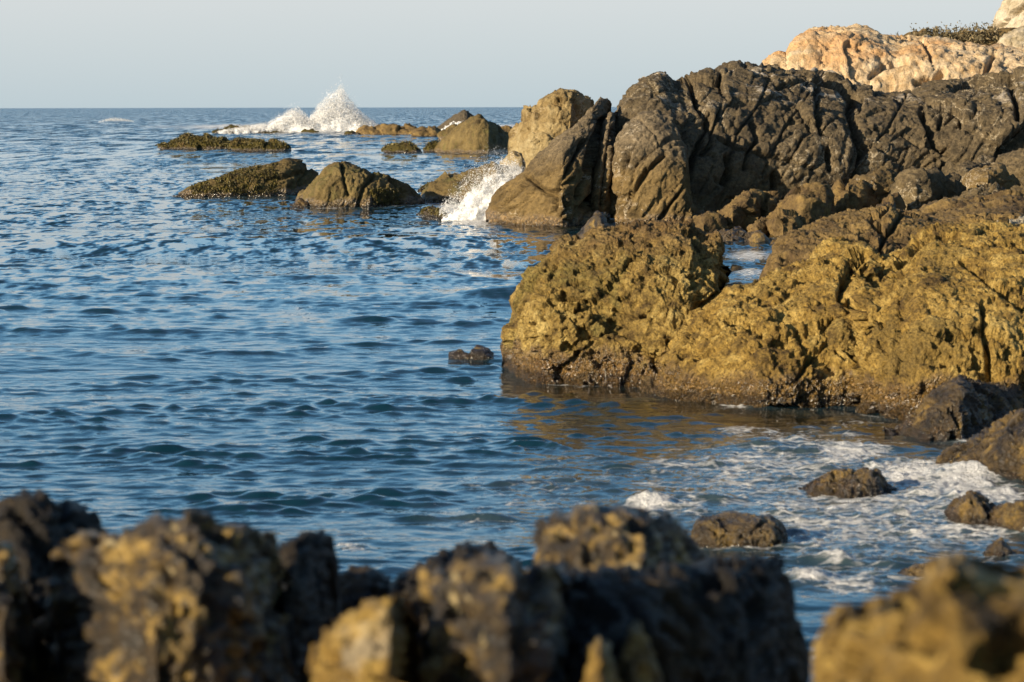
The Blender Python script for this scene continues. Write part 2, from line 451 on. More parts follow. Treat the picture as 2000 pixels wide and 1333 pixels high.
M['cream'] = rock_mat('cream_veined_rock', ((0.16, 0.10, 0.03), (0.36, 0.26, 0.11), (0.46, 0.36, 0.18)), 0.5, vein=((0.75, 0.62, 0.42), 0.40), speck=0.22, tide=(0.6, (0.2, 0.12, 0.035), 0.4))
M['cliff'] = rock_mat('orange_cliff_rock', ((0.50, 0.33, 0.155), (0.68, 0.50, 0.29), (0.78, 0.62, 0.40)), 0.9, tint=((0.66, 0.36, 0.14), 0.14, 0.49), speck=0.35)
M['crag'] = rock_mat('pale_crag_rock', ((0.34, 0.27, 0.15), (0.60, 0.50, 0.34), (0.74, 0.64, 0.48)), 0.5, speck=0.2, aniso=(0, R(40), 0))
M['wet'] = rock_mat('wet_dark_rock', ((0.018, 0.012, 0.006), (0.085, 0.054, 0.018), (0.26, 0.165, 0.042)), 2.6, tint=((0.34, 0.215, 0.040), 1.0, 0.54), rough=0.36, spec=0.6, bump=1.4, tide=(0.14, (0.10, 0.058, 0.018), 0.25), speck=0.5)
M['weed'] = rock_mat('weedy_rock', ((0.07, 0.042, 0.014), (0.13, 0.085, 0.028), (0.20, 0.14, 0.05)), 0.6, moss=((0.11, 0.085, 0.012), 1.2, 0.62), tide=(0.4, (0.06, 0.036, 0.012), 0.35), speck=0.3)
M['searock'] = rock_mat('olive_sea_rock', ((0.085, 0.058, 0.020), (0.17, 0.120, 0.042), (0.25, 0.18, 0.066)), 0.7, tint=((0.14, 0.125, 0.035), 0.6, 0.52), tide=(0.6, (0.14, 0.088, 0.026), 0.32), moss=((0.13, 0.10, 0.014), 0.5, 0.80), speck=0.3)
M['far'] = rock_mat('far_dark_rock', ((0.05, 0.04, 0.03), (0.10, 0.08, 0.05), (0.16, 0.12, 0.07)), 0.4, speck=0.3)
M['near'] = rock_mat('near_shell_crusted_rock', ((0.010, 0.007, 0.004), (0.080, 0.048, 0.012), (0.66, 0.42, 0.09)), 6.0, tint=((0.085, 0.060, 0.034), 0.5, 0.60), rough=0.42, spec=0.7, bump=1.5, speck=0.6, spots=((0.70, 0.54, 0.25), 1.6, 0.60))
M['nearshade'] = rock_mat('near_shaded_rock', ((0.010, 0.008, 0.006), (0.022, 0.016, 0.009), (0.06, 0.038, 0.013)), 3.0, rough=0.6, speck=0.4)  # near-black colour carries the shadow lying over these foreground rocks
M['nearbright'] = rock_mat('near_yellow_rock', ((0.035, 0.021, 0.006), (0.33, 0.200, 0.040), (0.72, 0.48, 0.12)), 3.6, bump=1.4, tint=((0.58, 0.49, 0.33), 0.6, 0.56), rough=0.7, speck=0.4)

# ------------------------------------------------------------------ the setting: sea
FOAM = [ # u, v, half width, half height, amount
    (1060, 960, 180, 60, .40), (930, 1010, 160, 40, .36), (1130, 900, 120, 30, .36), (1380, 900, 120, 40, .46), (700, 1040, 120, 30, .33),
    (640, 254, 130, 9, 1.0), (480, 250, 160, 7, .8), (330, 249, 90, 4, .55), (228, 236, 26, 3, .7), (160, 302, 14, 4, .3), (860, 257, 110, 6, .75), (1000, 250, 60, 7, .8), (480, 266, 170, 4, .35), (100, 259, 120, 4, .3),
    (930, 425, 60, 16, 1.0), (900, 410, 60, 14, .8), (960, 446, 30, 5, .5), (1060, 440, 90, 4, .4), (700, 403, 140, 5, .38), (480, 384, 140, 4, .3), (770, 299, 60, 4, .3), (930, 300, 90, 4, .35), (450, 292, 130, 4, .25),
    (940, 452, 40, 6, .6), (945, 469, 18, 4, .6), (1080, 476, 50, 6, .45), (960, 500, 160, 26, .20), (840, 520, 160, 20, .17), (1080, 470, 60, 12, .3),
    (1465, 498, 55, 10, .74), (1470, 530, 45, 15, .72), (1455, 545, 50, 8, .5), (940, 693, 40, 6, .75), (1090, 741, 60, 4, .35),
    (1480, 840, 90, 26, .47), (1640, 820, 120, 22, .42), (1660, 890, 90, 16, .78), (1780, 930, 110, 32, .85), (1880, 955, 80, 34, .95), (1820, 975, 120, 20, .65), (1960, 975, 60, 30, .75), (1900, 860, 70, 10, .6),
    (1265, 985, 55, 22, .9), (1350, 990, 40, 26, .62), (1190, 935, 60, 20, .4), (1130, 970, 60, 18, .42), (1540, 990, 100, 12, .68), (1590, 1000, 80, 14, .6), (1650, 1030, 180, 40, .44), (1790, 1050, 40, 16, .75), (1640, 1110, 70, 14, .75), (1580, 1150, 60, 24, .8), (1660, 1170, 90, 24, .66),
    (1430, 1078, 120, 10, .7), (1400, 1060, 60, 30, .45), (1700, 1110, 120, 40, .45), (1900, 1050, 120, 30, .62), (1480, 930, 300, 80, .56), (1700, 1010, 340, 130, .60), (1640, 905, 70, 12, .8), (1440, 830, 40, 10, .7), (1520, 858, 40, 10, .72), (1600, 1075, 90, 12, .62), (1700, 1140, 60, 14, .62), (1250, 1000, 220, 60, .44), (1560, 860, 240, 45, .50), (1880, 1110, 140, 30, .5), (690, 1078, 40, 14, .65), (1010, 1030, 100, 20, .35), (920, 940, 40, 16, .42), (1320, 830, 120, 30, .26)]
def sea():
    ys = []
    D = 11.0
    while D < 60000:                           # ring spacing grows with distance
        ys.append(D)
        D += max(0.04, min(D * D / (F * HCAM) * (1.4 if D < 70 else 2.6), D * 0.25)) if D < 900 else D * 0.08
    ys = np.array(ys)
    ui = np.linspace(-130, 2130, 620)
    uo = 1130 + np.cumsum(np.linspace(8, 520, 34))
    uu = np.concatenate([1000 - uo[::-1], ui, 1000 + uo]) - 1000
    Y, U = np.meshgrid(ys, uu, indexing='ij')
    X = U / F * Y
    n = X.size
    P0 = np.stack([X.ravel(), Y.ravel(), np.zeros(n)], 1)
    dy = np.gradient(ys)
    DY = np.repeat(dy, len(uu))
    x, y = P0[:, 0], P0[:, 1]
    pu, pv = proj(P0)
    # foam amount
    foam = np.zeros(n)
    wv = P0 * np.array([1, 1, 0])
    wob = noise(wv * 0.6, 3)
    for (fu, fv, ru, rv, a) in FOAM:
        m = (np.abs(pu - fu) < 2.2 * ru) & (np.abs(pv - fv) < 2.2 * rv)
        if not m.any(): continue
        e = ((pu[m] - fu) / ru) ** 2 + ((pv[m] - fv) / rv) ** 2
        foam[m] = np.maximum(foam[m], a * np.exp(-0.8 * e ** 1.3))
    refl = np.zeros(n)
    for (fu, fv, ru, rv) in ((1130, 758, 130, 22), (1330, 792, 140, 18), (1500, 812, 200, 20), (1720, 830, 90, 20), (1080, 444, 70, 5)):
        refl = np.maximum(refl, np.exp(-(((pu - fu) / ru) ** 2 + ((pv - fv) / rv) ** 2) ** 2))
    # waves
    hs = np.zeros(n); h = np.zeros(n); dx = np.zeros(n); dyy = np.zeros(n); 
    r = np.random.default_rng(21)
    comps = []
    for lam0, cnt, slope in ((26, 4, .010), (13, 6, .013), (6.5, 8, .018), (3.4, 12, .014), (1.9, 16, .016), (1.1, 20, .022), (0.62, 30, .048), (0.38, 36, .056), (0.24, 28, .036)):
        for k in range(cnt):
            lam = lam0 * r.uniform(.74, 1.38)
            th = R(-96) + r.normal() * (0.25 if lam0 > 5 else 0.56)
            comps.append((lam, th, slope * lam / (2 * math.pi) * math.sqrt(2 / cnt), r.uniform(0, 6.28)))
    gust = 0.72 + 0.75 * sstep(-.5, .6, fbm(wv * np.array([.045, .09, 0]), 3, .5, 4))      # calmer and rougher patches
    near = sstep(2300, 1000, pu + (pv - 800) * 0)                                          # bay
    for lam, th, a, ph in comps:
        fade = sstep(1.5, 3.0, lam / DY)
        if not fade.any(): continue
        k = 2 * math.pi / lam
        m = fade > 0
        phs = k * (x[m] * math.cos(th) + y[m] * math.sin(th)) + ph
        aa = a * fade[m] * (gust[m] if lam < 8 else 1)
        (h if lam > 5 else hs)[m] += aa * np.cos(phs); sn = -np.sin(phs) * aa * 0.9
        dx[m] += sn * math.cos(th); dyy[m] += sn * math.sin(th)
    sg = np.sqrt(np.interp(y, ys, [(hs[i * len(uu):(i + 1) * len(uu)] ** 2).mean() for i in range(len(ys))])) + 1e-4
    h += hs + 0.50 * (np.minimum(hs * hs / sg, 6 * sg) - sg) * (hs > 0)                        # flat troughs, peaked crests
    # broken water around the rocks
    fm = foam > 0.05
    h[fm] += sstep(.1, .9, foam[fm]) * (0.085 * (billow(wv[fm] * 2.6, 4, .65, 2) - .25) + sstep(150, 330, y[fm]) * 0.6 * billow(wv[fm] * np.array([.22, .12, 1]), 3, .6, 2))
    # a low breaking swell far out and two dark wavelets
    for (su, sv, w, l, hh) in ((225, 238, 2.6, 5.5, .35), (155, 303, 1.0, 1.6, .30), (985, 585, 1.2, .9, .22), (1600, 880, 1.6, .4, .10), (1890, 935, .5, .35, .14), (1265, 985, .25, .16, .10), (1640, 1112, .45, .16, .06), (1580, 1155, .25, .2, .07), (1470, 530, .5, 1.2, .12)):
        D = float(dist_water(su, sv)); cx = (su - 1000) / F * D
        h += hh * np.exp(-((x - cx) / w) ** 2 - ((y - D) / l) ** 2)
    P1 = P0.copy(); P1[:, 0] += dx; P1[:, 1] += dyy; P1[:, 2] = h
    me = mesh_np('sea', P1, grid_faces(*X.shape))
    if me.polygons[0].normal.z < 0: me.flip_normals()
    at_ = me.attributes.new('foam', 'FLOAT', 'POINT'); at_.data.foreach_set('value', foam.astype(np.float32))
    at_ = me.attributes.new('rock_reflection', 'FLOAT', 'POINT'); at_.data.foreach_set('value', refl.astype(np.float32))
    t = NT('sea_water')
    P = t.n('ShaderNodeNewGeometry').outputs['Position']
    flat = t.mapping(P, scale=(1, 1, 0))
    fa = t.n('ShaderNodeAttribute', attribute_name='foam').outputs['Fac']
    n1 = t.noise(t.mapping(flat, scale=(.6, 1.25, 1), rot=(0, 0, R(6))), 0.8, 3, 0.6, 0.4)
    n2 = t.noise(t.mapping(flat, scale=(.8, 1.2, 1), rot=(0, 0, R(-14))), 4.5, 3, 0.55, 0.3)
    n3 = t.noise(flat, 17.0, 2, 0.5)
    dist = t.s(t.n('ShaderNodeSeparateXYZ'), Vector=P).outputs['Y']
    farf = t.mr(dist, 45.0, 190.0)                 # beyond the modelled chop the relief carries it
    hh = t.math('ADD', t.math('MULTIPLY', n1, t.math('ADD', 0.05, t.math('MULTIPLY', farf, 0.62))), t.math('ADD', t.math('MULTIPLY', n2, 0.010), t.math('MULTIPLY', n3, 0.0015)))
    far = t.noise(t.mapping(flat, scale=(.3, 1, 1)), 0.14, 5, 0.62)
    hh = t.math('ADD', hh, t.math('MULTIPLY', far, t.math('ADD', 0.15, t.math('MULTIPLY', farf, 2.6))))
    nrm = t.bump(hh, 1.0, 1.0)
    # far out: wave facets turned directly, since they are narrower than the mesh there
    G = t.n('ShaderNodeNewGeometry').outputs['Normal']
    def facets(sx, sy, ax, ay, detail, amt=1.0):
        c = t.noise(t.mapping(flat, scale=(sx, sy, 1), rot=(0, 0, .05)), 1.0, detail, 0.62, 0.15, out='Color')
        v = t.n('ShaderNodeVectorMath', operation='SUBTRACT'); t.s(v, _0=c, _1=(.5, .5, .5))
        w_ = t.n('ShaderNodeVectorMath', operation='MULTIPLY'); t.s(w_, _0=v.outputs[0], _1=(ax, ay, 0))
        x_ = t.n('ShaderNodeVectorMath', operation='SCALE'); t.s(x_, _0=w_.outputs[0], Scale=amt)
        return x_.outputs[0]
    def vadd(a, b):
        v = t.n('ShaderNodeVectorMath', operation='ADD'); t.s(v, _0=a, _1=b); return v.outputs[0]
    fs = vadd(facets(1.7, .70, .8, 1.45, 2, t.mr(dist, 90.0, 260.0, 1.0, .45)), facets(.5, .07, .4, 1.35, 3, t.mr(dist, 80.0, 260.0)))
    fs = vadd(fs, facets(4.0, 2.0, .25, .5, 2))
    fs = vadd(fs, t.s(t.n('ShaderNodeCombineXYZ'), Y=t.mr(dist, 120.0, 500.0, -.02, -.12)).outputs[0])       # fronts a little steeper on the shoreward side
    fnn = t.n('ShaderNodeVectorMath', operation='NORMALIZE'); t.s(fnn, _0=vadd(G, fs))
    nm = t.n('ShaderNodeMix', data_type='VECTOR'); t.s(nm, _0=t.mr(dist, 34.0, 90.0), _4=nrm, _5=fnn.outputs[0])
    nrm = nm.outputs[1]
    murk = t.mr(t.noise(flat, 0.05, 2), .3, .7)
    col = t.mix(murk, (0.002, 0.018, 0.029), (0.003, 0.022, 0.034))
    col = t.mix(t.mr(fa, 0.1, 0.6), col, (0.040, 0.060, 0.064))                             # stirred-up water
    col = t.mix(t.n('ShaderNodeAttribute', attribute_name='rock_reflection').outputs['Fac'], col, (0.020, 0.018, 0.009))      # brown reflection of the rocks, painted into the water colour
    w = t.s(t.n('ShaderNodeBsdfPrincipled'), Base_Color=col, Roughness=0.04, IOR=1.40, Normal=nrm)
    fn = t.noise(t.mapping(flat, scale=(.5, 1.45, 1), rot=(0, 0, R(8))), 3.0, 8, 0.74, 1.0)
    fv = t.vor(t.mapping(flat, scale=(.8, 1.2, 1)), 4.0, 'DISTANCE_TO_EDGE')
    lace = t.math('SUBTRACT', 1.0, t.mr(fv, 0.0, 0.16))
    fm_ = t.math('ADD', t.math('MULTIPLY', fn, 0.85), t.math('MULTIPLY', lace, 0.13))
    mask = t.mr(t.math('ADD', fm_, t.math('MULTIPLY', fa, 0.62)), 0.74, 0.97)
    mask = t.math('MULTIPLY', mask, t.mr(fa, 0.02, 0.25))
    fb = t.s(t.n('ShaderNodeBsdfPrincipled'), Base_Color=(0.88, 0.88, 0.86, 1), Roughness=0.65, Normal=t.bump(t.math('ADD', t.noise(flat, 7, 5, .6), t.math('MULTIPLY', fn, 1.2)), 1.0, 0.4))
    mx = t.s(t.n('ShaderNodeMixShader'), _0=mask, _1=w.outputs[0], _2=fb.outputs[0])
    t.t.links.new(mx.outputs[0], t.out.inputs[0])
    return put('sea', me, t.m, kind='structure')
sea_obj = sea()

# ------------------------------------------------------------------ the setting: shore (bedrock under and between the boulders)
def shore():
    cp = []
    for (u, v, D) in [(1150, 460, 84), (1350, 455, 86), (1450, 455, 86), (1540, 460, 84), (1500, 420, 92), (1600, 445, 86), (1650, 405, 90), (1740, 400, 90), (1820, 405, 88), (1880, 392, 90), (1950, 385, 90), (2050, 372, 90), (1700, 360, 96), (1850, 350, 97), (1950, 335, 98), (2080, 310, 98), (2200, 300, 100),
                      (1600, 440, 60), (1750, 450, 56), (1900, 455, 52), (2050, 455, 48), (2200, 430, 60), (1950, 420, 70), (1800, 430, 70), (2300, 400, 80), (1650, 190, 118), (1800, 185, 118), (2000, 170, 118), (2200, 160, 120), (1950, 70, 150), (2200, 30, 150), (2000, 70, 175), (1600, 150, 150), (2400, 20, 200)]:
        cp.append(at(u, v, D) - (0, 0, 0.25))
    for (x, y, z) in [(0, -6, 2.9), (0, 0, 2.8), (-3, 3, 2.7), (3, 3, 2.7), (0, 6, 2.2), (-3, 7, 2.1), (3, 7, 2.1), (0, 10, 1.1), (-4, 10, 1.1), (4, 10, 1.3), (0, 14, -.3), (-5, 14, -.5), (5, 14, .1), (0, 18, -1.2), (5, 19, -.6), (5, 24, -.7), (-6, 20, -1.5), (0, 30, -1.6), (5, 32, -.8), (9, 34, .6), (9, 26, .8), (9, 18, 1.2), (14, 30, 2.2), (18, 20, 2.8), (16, 5, 3), (-10, 2, 2.2), (-16, 8, -1), (-12, 20, -1.8), (-10, 50, -2), (0, 60, -2), (4, 75, -1.6), (0, 95, -2), (0, 130, -2.5), (-20, 100, -3), (10, 140, -1), (20, 165, 1), (5, 200, -3), (30, 220, 1), (45, 60, 6), (60, 120, 10), (45, 30, 5), (40, 0, 5), (0, -30, 3.5), (-30, -20, 2), (30, -25, 5)]:
        cp.append((x, y, z))
    cp = np.array(cp, float)
    xs = np.linspace(-30, 70, 120); ys = np.concatenate([np.linspace(-30, 20, 40), np.linspace(20.5, 230, 170)])
    X, Y = np.meshgrid(xs, ys, indexing='ij')
    q = np.stack([X.ravel(), Y.ravel()], 1)
    # distances shrink with range so the far control points do not swamp the near ones
    num = 0; den = 0
    for c in cp:
        sc = 1 + max(c[1], 0) * 0.05
        d2 = ((q - c[:2]) ** 2).sum(1) / sc ** 2 + 0.02
        w = 1 / d2 ** 1.8
        num = num + w * c[2]; den = den + w
    z = num / den
    p3 = np.stack([q[:, 0], q[:, 1], z], 1)
    z = z + 0.22 * fbm(p3 * 0.35, 4, .55, 3) + 0.10 * blocks(p3 * 0.7, 5)
    xc = np.interp(q[:, 1], [14, 20, 30, 34, 42, 48, 56, 60, 76, 80, 92, 95, 130, 140, 170, 230], [5.6, 6.0, 6.8, 7.4, 7.6, 7.0, 8.0, 8.6, 9.2, 8.6, 8.0, 6.5, 8, 12, 20, 34])
    z = np.minimum(z, np.maximum((q[:, 0] - xc) * .8, (12.8 - q[:, 1]) * .45) - .25)
    p3[:, 2] = z
    me = mesh_np('shore', p3, grid_faces(*X.shape))
    if me.polygons[0].normal.z < 0: me.flip_normals()
    put('shore', me, M['brown'], kind='structure')
shore()

# ------------------------------------------------------------------ far cliff, crag and headland
rock('cliff', 'sunlit cream and orange cliff face behind the dark headland', 'cliff', M['cliff'],
     [(1462, 150), (1482, 133), (1505, 119), (1518, 108), (1543, 103), (1550, 88), (1563, 70), (1581, 58), (1608, 56), (1635, 55), (1671, 58), (1698, 67), (1721, 76), (1752, 80), (1775, 74), (1811, 72), (1838, 76), (1883, 85), (1932, 94), (1955, 92), (2000, 97), (2080, 92), (2220, 80)],
     [(1462, 200), (2220, 205)], D=124, dep=[(1462, 4), (1600, 9), (2220, 8)], back=14, px=2.0, p=1.1, q=.7, plan=6, passes=[(lambda p: 0.4 * fbm(p * .2, 3, .5, 31) + .22 * blocks(p * .25, 31, .3, .7, .35, .05)), (lambda p: .07 * blocks(p * np.array([.9, .9, .6]), 34, .7, .75, .4, .05) - .09 * sstep(.25, .42, noise(p * .5, 38)) + .07 * fbm(p * .9, 4, .6, 39)), (lambda p: .05 * (.4 - billow(p * np.array([2.4, 2.4, 1.1]), 3, .6, 36)) + .07 * blocks(p * np.array([2.2, 2.2, 1.3]), 37, .5, .7, .5, .08) + .05 * fbm(p * 3, 4, .6, 35) - .08 * sstep(.28, .4, noise(p * 2.2, 40)))],
     cracks=[([(1800, 78), (1815, 100), (1820, 118)], 3, .5), ([(1945, 100), (1925, 140)], 4, .8), ([(1790, 160), (1820, 158), (1845, 140)], 5, 1.0), ([(1700, 150), (1725, 130), (1770, 120)], 4, .6)], under=3)
rock('hillside', 'scrubby brown slope rising behind the orange cliff to the pale crag', 'slope', M['brown'],
     [(1740, 92), (1780, 76), (1829, 72), (1856, 69), (1892, 70), (1928, 64), (1950, 62), (2000, 52), (2100, 30), (2250, 10)], [(1740, 130), (2250, 120)], D=140, dep=8, back=20, px=3.0, plan=6, passes=boulder(2.5, 3, .7), under=4)
rock('crag', 'pale weathered crag in the top right corner above the scrub', 'crag', M['crag'],
     [(1943, 60), (1944, 36), (1955, 13), (1962, -10), (1985, -60), (2040, -120), (2140, -130), (2240, -60)], [(1943, 66), (1975, 92), (2240, 96)], D=143, dep=4, back=9, px=2.0, p=1, q=.6, plan=3, passes=massive(1.6, 12, 42, .8), cracks=[([(1945, 60), (1975, 30), (2000, 12)], 4, .6)], under=3)
rock('hillside_rock', 'pale flat rock lying at the foot of the corner crag', 'rock', M['crag'], [(1952, 80), (1968, 68), (1990, 62), (2040, 60), (2090, 80)], 100, D=138, dep=2, px=2.2, passes=boulder(1.2, 15))

HEADCR = [([(1500, 160), (1482, 205), (1440, 262), (1425, 320)], 2.5, .35), ([(1585, 175), (1535, 245), (1490, 340)], 2.2, .3), ([(1770, 185), (1735, 250), (1690, 300)], 2.2, .3), ([(1910, 175), (1850, 240), (1800, 270)], 2.2, .3), ([(1348, 160), (1362, 205), (1385, 232), (1372, 270), (1352, 310), (1340, 350)], 7, 1.1), ([(1385, 235), (1392, 280), (1372, 300)], 5, .7), ([(1410, 205), (1395, 250), (1382, 300)], 3.5, .55), ([(1340, 350), (1318, 385), (1302, 412)], 5, .8),
          ([(1468, 240), (1480, 270), (1462, 300), (1455, 330)], 5, .8), ([(1404, 268), (1440, 290), (1475, 296), (1500, 310)], 4, .6), ([(1418, 305), (1424, 330), (1412, 358)], 5, .8), ([(1666, 185), (1660, 220), (1672, 260), (1685, 290), (1678, 330), (1670, 350)], 8, 1.4),
          ([(1595, 170), (1598, 215), (1604, 260)], 5, .8), ([(1618, 290), (1622, 330)], 6, .9), ([(1512, 342), (1514, 365)], 7, 1.0), ([(1800, 220), (1815, 250), (1825, 285), (1850, 300)], 6, 1.0), ([(1840, 225), (1835, 250)], 4, .6), ([(1975, 170), (1985, 200), (1990, 230)], 7, 1.0), ([(1520, 170), (1580, 150), (1602, 162), (1640, 172)], 5, .7),
          ([(1480, 300), (1540, 312), (1590, 330)], 4, .5), ([(1700, 250), (1760, 262), (1800, 290)], 3, .4), ([(1540, 240), (1580, 235), (1610, 250)], 3.5, .5)]
rock('headland', 'long dark grey headland with cracked face and white streaks, brown at its foot', 'headland', M['dark'],
     [(1206, 236), (1212, 220), (1228, 193), (1239, 180), (1257, 166), (1270, 160), (1280, 156), (1302, 155), (1316, 163), (1345, 157), (1352, 151), (1388, 144), (1433, 138), (1473, 135), (1505, 137), (1532, 144), (1586, 148), (1600, 162), (1631, 171), (1662, 184), (1685, 182), (1757, 178), (1802, 169), (1865, 164), (1937, 157), (2000, 153), (2150, 148)],
     [(1190, 438), (1300, 440), (1400, 430), (1480, 410), (1550, 388), (1685, 348), (1865, 318), (2000, 285), (2150, 270)], D=[(1190, 93), (1300, 93), (1500, 96), (1800, 99), (2150, 99)], dep=[(1206, 4), (1300, 7), (1500, 10), (2150, 9)], back=9, px=1.85, p=1.25, q=.8, plan=5, passes=massive(1.55, 2, 50, .85), cracks=[(c_, w_ * .75, d_ * .75) for c_, w_, d_ in HEADCR], under=1.5)
rock('headland_buttress', 'brown and grey rock buttress right of the dark cleft, below the headland', 'rock', M['darklow'],
     [(1186, 400), (1196, 330), (1206, 285), (1214, 262), (1228, 240), (1250, 228), (1280, 224), (1310, 236), (1335, 270), (1345, 310), (1342, 350), (1350, 380), (1372, 405), (1400, 425)],
     [(1186, 438), (1400, 446)], D=91.5, dep=[(1186, 2.2), (1400, 2.6)], back=3, px=1.7, p=1.2, q=.75, plan=3.5, passes=massive(1.0, 4, 56, .75, .8), cracks=[([(1300, 300), (1270, 330), (1240, 370)], 4, .35), ([(1225, 300), (1212, 340), (1204, 380)], 5, .5), ([(1262, 330), (1240, 370), (1225, 410)], 3, .3), ([(1342, 360), (1310, 400), (1290, 430)], 3, .35)], under=1)
rock('leaning_slab', 'tall leaning slab, dark grey above and brown below, left of the cleft', 'rock', M['darklow'],
     [(950, 425), (953, 403), (963, 382), (998, 354), (1022, 338), (1030, 330), (1054, 305), (1082, 277), (1110, 252), (1138, 224), (1159, 209), (1176, 200), (1186, 201), (1192, 208), (1194, 235), (1193, 300), (1190, 380), (1188, 430)],
     [(950, 434), (1050, 439), (1188, 438)], D=[(950, 93), (1010, 92), (1100, 90.5), (1160, 91.5), (1188, 94)], dep=[(950, 2), (1188, 4)], back=2.2, px=1.6, p=1.2, q=.8, plan=3.2, passes=massive(.95, 6, 50, .8, 1.1),
     cracks=[([(1140, 275), (1125, 300), (1110, 335), (1085, 375)], 4, .5), ([(1180, 235), (1160, 275), (1150, 310), (1148, 330)], 5, .7), ([(1160, 300), (1150, 340), (1130, 370), (1128, 385)], 4, .5), ([(1180, 300), (1170, 345), (1165, 380), (1140, 405)], 5, .7), ([(1030, 345), (1060, 370), (1085, 385), (1082, 410)], 4, .45), ([(1100, 385), (1112, 410), (1095, 425)], 3.5, .35), ([(985, 400), (1000, 385), (1030, 360)], 3, .25), ([(1120, 350), (1090, 370), (1060, 378)], 3, .25)], under=1)
rock('rock_fin', 'narrow dark rock fin standing in the cleft beside the leaning slab', 'rock', M['darklow'],
     [(1150, 360), (1166, 300), (1180, 250), (1190, 228), (1201, 217), (1211, 221), (1217, 250), (1216, 300), (1212, 360), (1206, 420)], 438, D=[(1150, 92), (1195, 92.5), (1206, 95)], dep=[(1150, 2.5), (1206, 3)], back=2, px=1.6, plan=2.6, passes=massive(.7, 8, 62, .8), cracks=[([(1196, 250), (1185, 300), (1178, 350), (1176, 400)], 4, .5)], under=1)
rock('cream_rock', 'pale yellow veined stack behind the leaning slab, against the sky', 'rock', M['cream'],
     [(994, 300), (998, 263), (1010, 245), (1019, 235), (1028, 212), (1050, 207), (1071, 184), (1096, 175), (1124, 177), (1145, 186), (1159, 196), (1172, 240), (1185, 300)], 336, D=[(994, 149), (1040, 146), (1120, 146), (1185, 151)], dep=3.2, back=4, px=1.6, p=1.1, q=.65, plan=2.8, passes=rugged(2.0, 40, .9, .8), under=1)
rock('cream_boulder', 'low tan boulder at the foot of the pale veined stack', 'rock', M['cream'], [(980, 318), (990, 305), (1004, 296), (1018, 300), (1030, 320)], 332, D=140, dep=1.2, px=2, passes=boulder(.8, 44))

# ------------------------------------------------------------------ rocks out in the water
rock('sea_rock', 'slanting weed-covered sea rock, leftmost of the two large ones in mid water', 'rock', M['searock'],
     [(340, 384), (343, 382), (367, 365), (402, 354), (448, 337), (490, 330), (525, 321), (560, 315), (581, 317), (595, 322), (600, 331), (623, 337), (628, 350), (630, 374)], [(343, 385), (560, 382), (628, 378)], dep=[(343, 1.2), (560, 2.2), (628, 1.5)], px=1.6, passes=massive(.7, 51, 28, .8), cracks=[([(520, 350), (560, 345), (600, 332)], 4, .35), ([(600, 335), (585, 360)], 4, .4)])
rock('sea_rock', 'domed olive-brown sea rock right of the weedy slanting one', 'rock', M['searock'],
     [(584, 396), (587, 385), (595, 368), (620, 350), (641, 329), (655, 319), (671, 316), (690, 321), (711, 328), (728, 342), (756, 345), (777, 352), (791, 361), (809, 375), (823, 389), (830, 400)], [(584, 400), (620, 406), (720, 405), (830, 401)], dep=[(584, 1.5), (680, 2.6), (830, 1.6)], px=1.6, plan=2.8, passes=massive(.7, 55, 60, .8), cracks=[([(668, 320), (672, 350), (680, 380)], 2.5, .25), ([(728, 345), (712, 365), (700, 400)], 3.5, .3), ([(760, 350), (790, 375)], 3, .3)])
rock('sea_rock', 'tiny dark rock at the left foot of the domed sea rock', 'rock', M['wet'], [(566, 402), (575, 396), (588, 390), (598, 396), (604, 402)], 404, dep=.5, px=1.6, passes=boulder(.35, 57))
rock('sea_rock', 'smooth brown rock half hidden behind the near splash', 'rock', M['searock'],
     [(825, 392), (828, 378), (836, 364), (851, 354), (882, 340), (921, 333), (949, 329), (985, 332), (1020, 345), (1035, 380)], 397, dep=2.4, px=1.8, plan=2.6, passes=boulder(1.1, 60))
rock('sea_rock', 'small weedy rock peeping out left of the smooth brown rock', 'rock', M['weed'], [(818, 372), (826, 364), (838, 357), (850, 360), (858, 370)], 373, dep=.7, px=1.8, passes=boulder(.5, 62))
rock('sea_rock', 'low dark wet rock in front of the near splash', 'rock', M['weed'], [(814, 420), (820, 412), (832, 406), (855, 409), (872, 418), (886, 428)], [(814, 422), (860, 429), (886, 430)], dep=.9, px=1.6, passes=boulder(.5, 63))
rock('sea_rock', 'brown pyramid rock with a dark right side, out past the stack', 'rock', M['searock'],
     [(850, 296), (858, 280), (875, 266), (900, 245), (921, 231), (935, 223), (945, 223), (956, 235), (977, 245), (994, 260), (1000, 280), (1003, 296)], 299.5, D=[(850, 237), (930, 232), (955, 232), (1003, 244)], dep=[(850, 3), (940, 4.5), (1003, 3)], px=1.5, plan=2.2, p=1, q=.9, passes=massive(1.4, 65, 60, .7))
rock('sea_rock', 'weedy low rock at the left foot of the pyramid rock', 'rock', M['weed'], [(826, 294), (835, 286), (846, 279), (860, 278), (872, 294)], 297, dep=1.4, px=1.6, passes=boulder(1.0, 66))
rock('sea_rock', 'small rounded weedy rock left of the pyramid rock', 'rock', M['weed'], [(752, 298), (760, 289), (777, 280), (791, 279), (809, 287), (822, 297)], 299.5, dep=1.8, px=1.6, passes=boulder(1.2, 67))
rock('sea_rock', 'long low weedy rock, left one of the flat pair', 'rock', M['weed'], [(312, 288), (330, 283), (340, 277), (350, 268), (367, 264), (392, 265), (413, 270), (434, 268), (455, 279), (470, 288)], 292.5, dep=2.8, px=1.6, passes=boulder(1.6, 68, 1.0))
rock('sea_rock', 'long low weedy rock, right one of the flat pair', 'rock', M['weed'], [(452, 288), (458, 276), (466, 272), (490, 272), (518, 279), (535, 276), (548, 277), (562, 288)], 291.5, D=251, dep=2.4, px=1.6, passes=boulder(1.4, 69, 1.0))
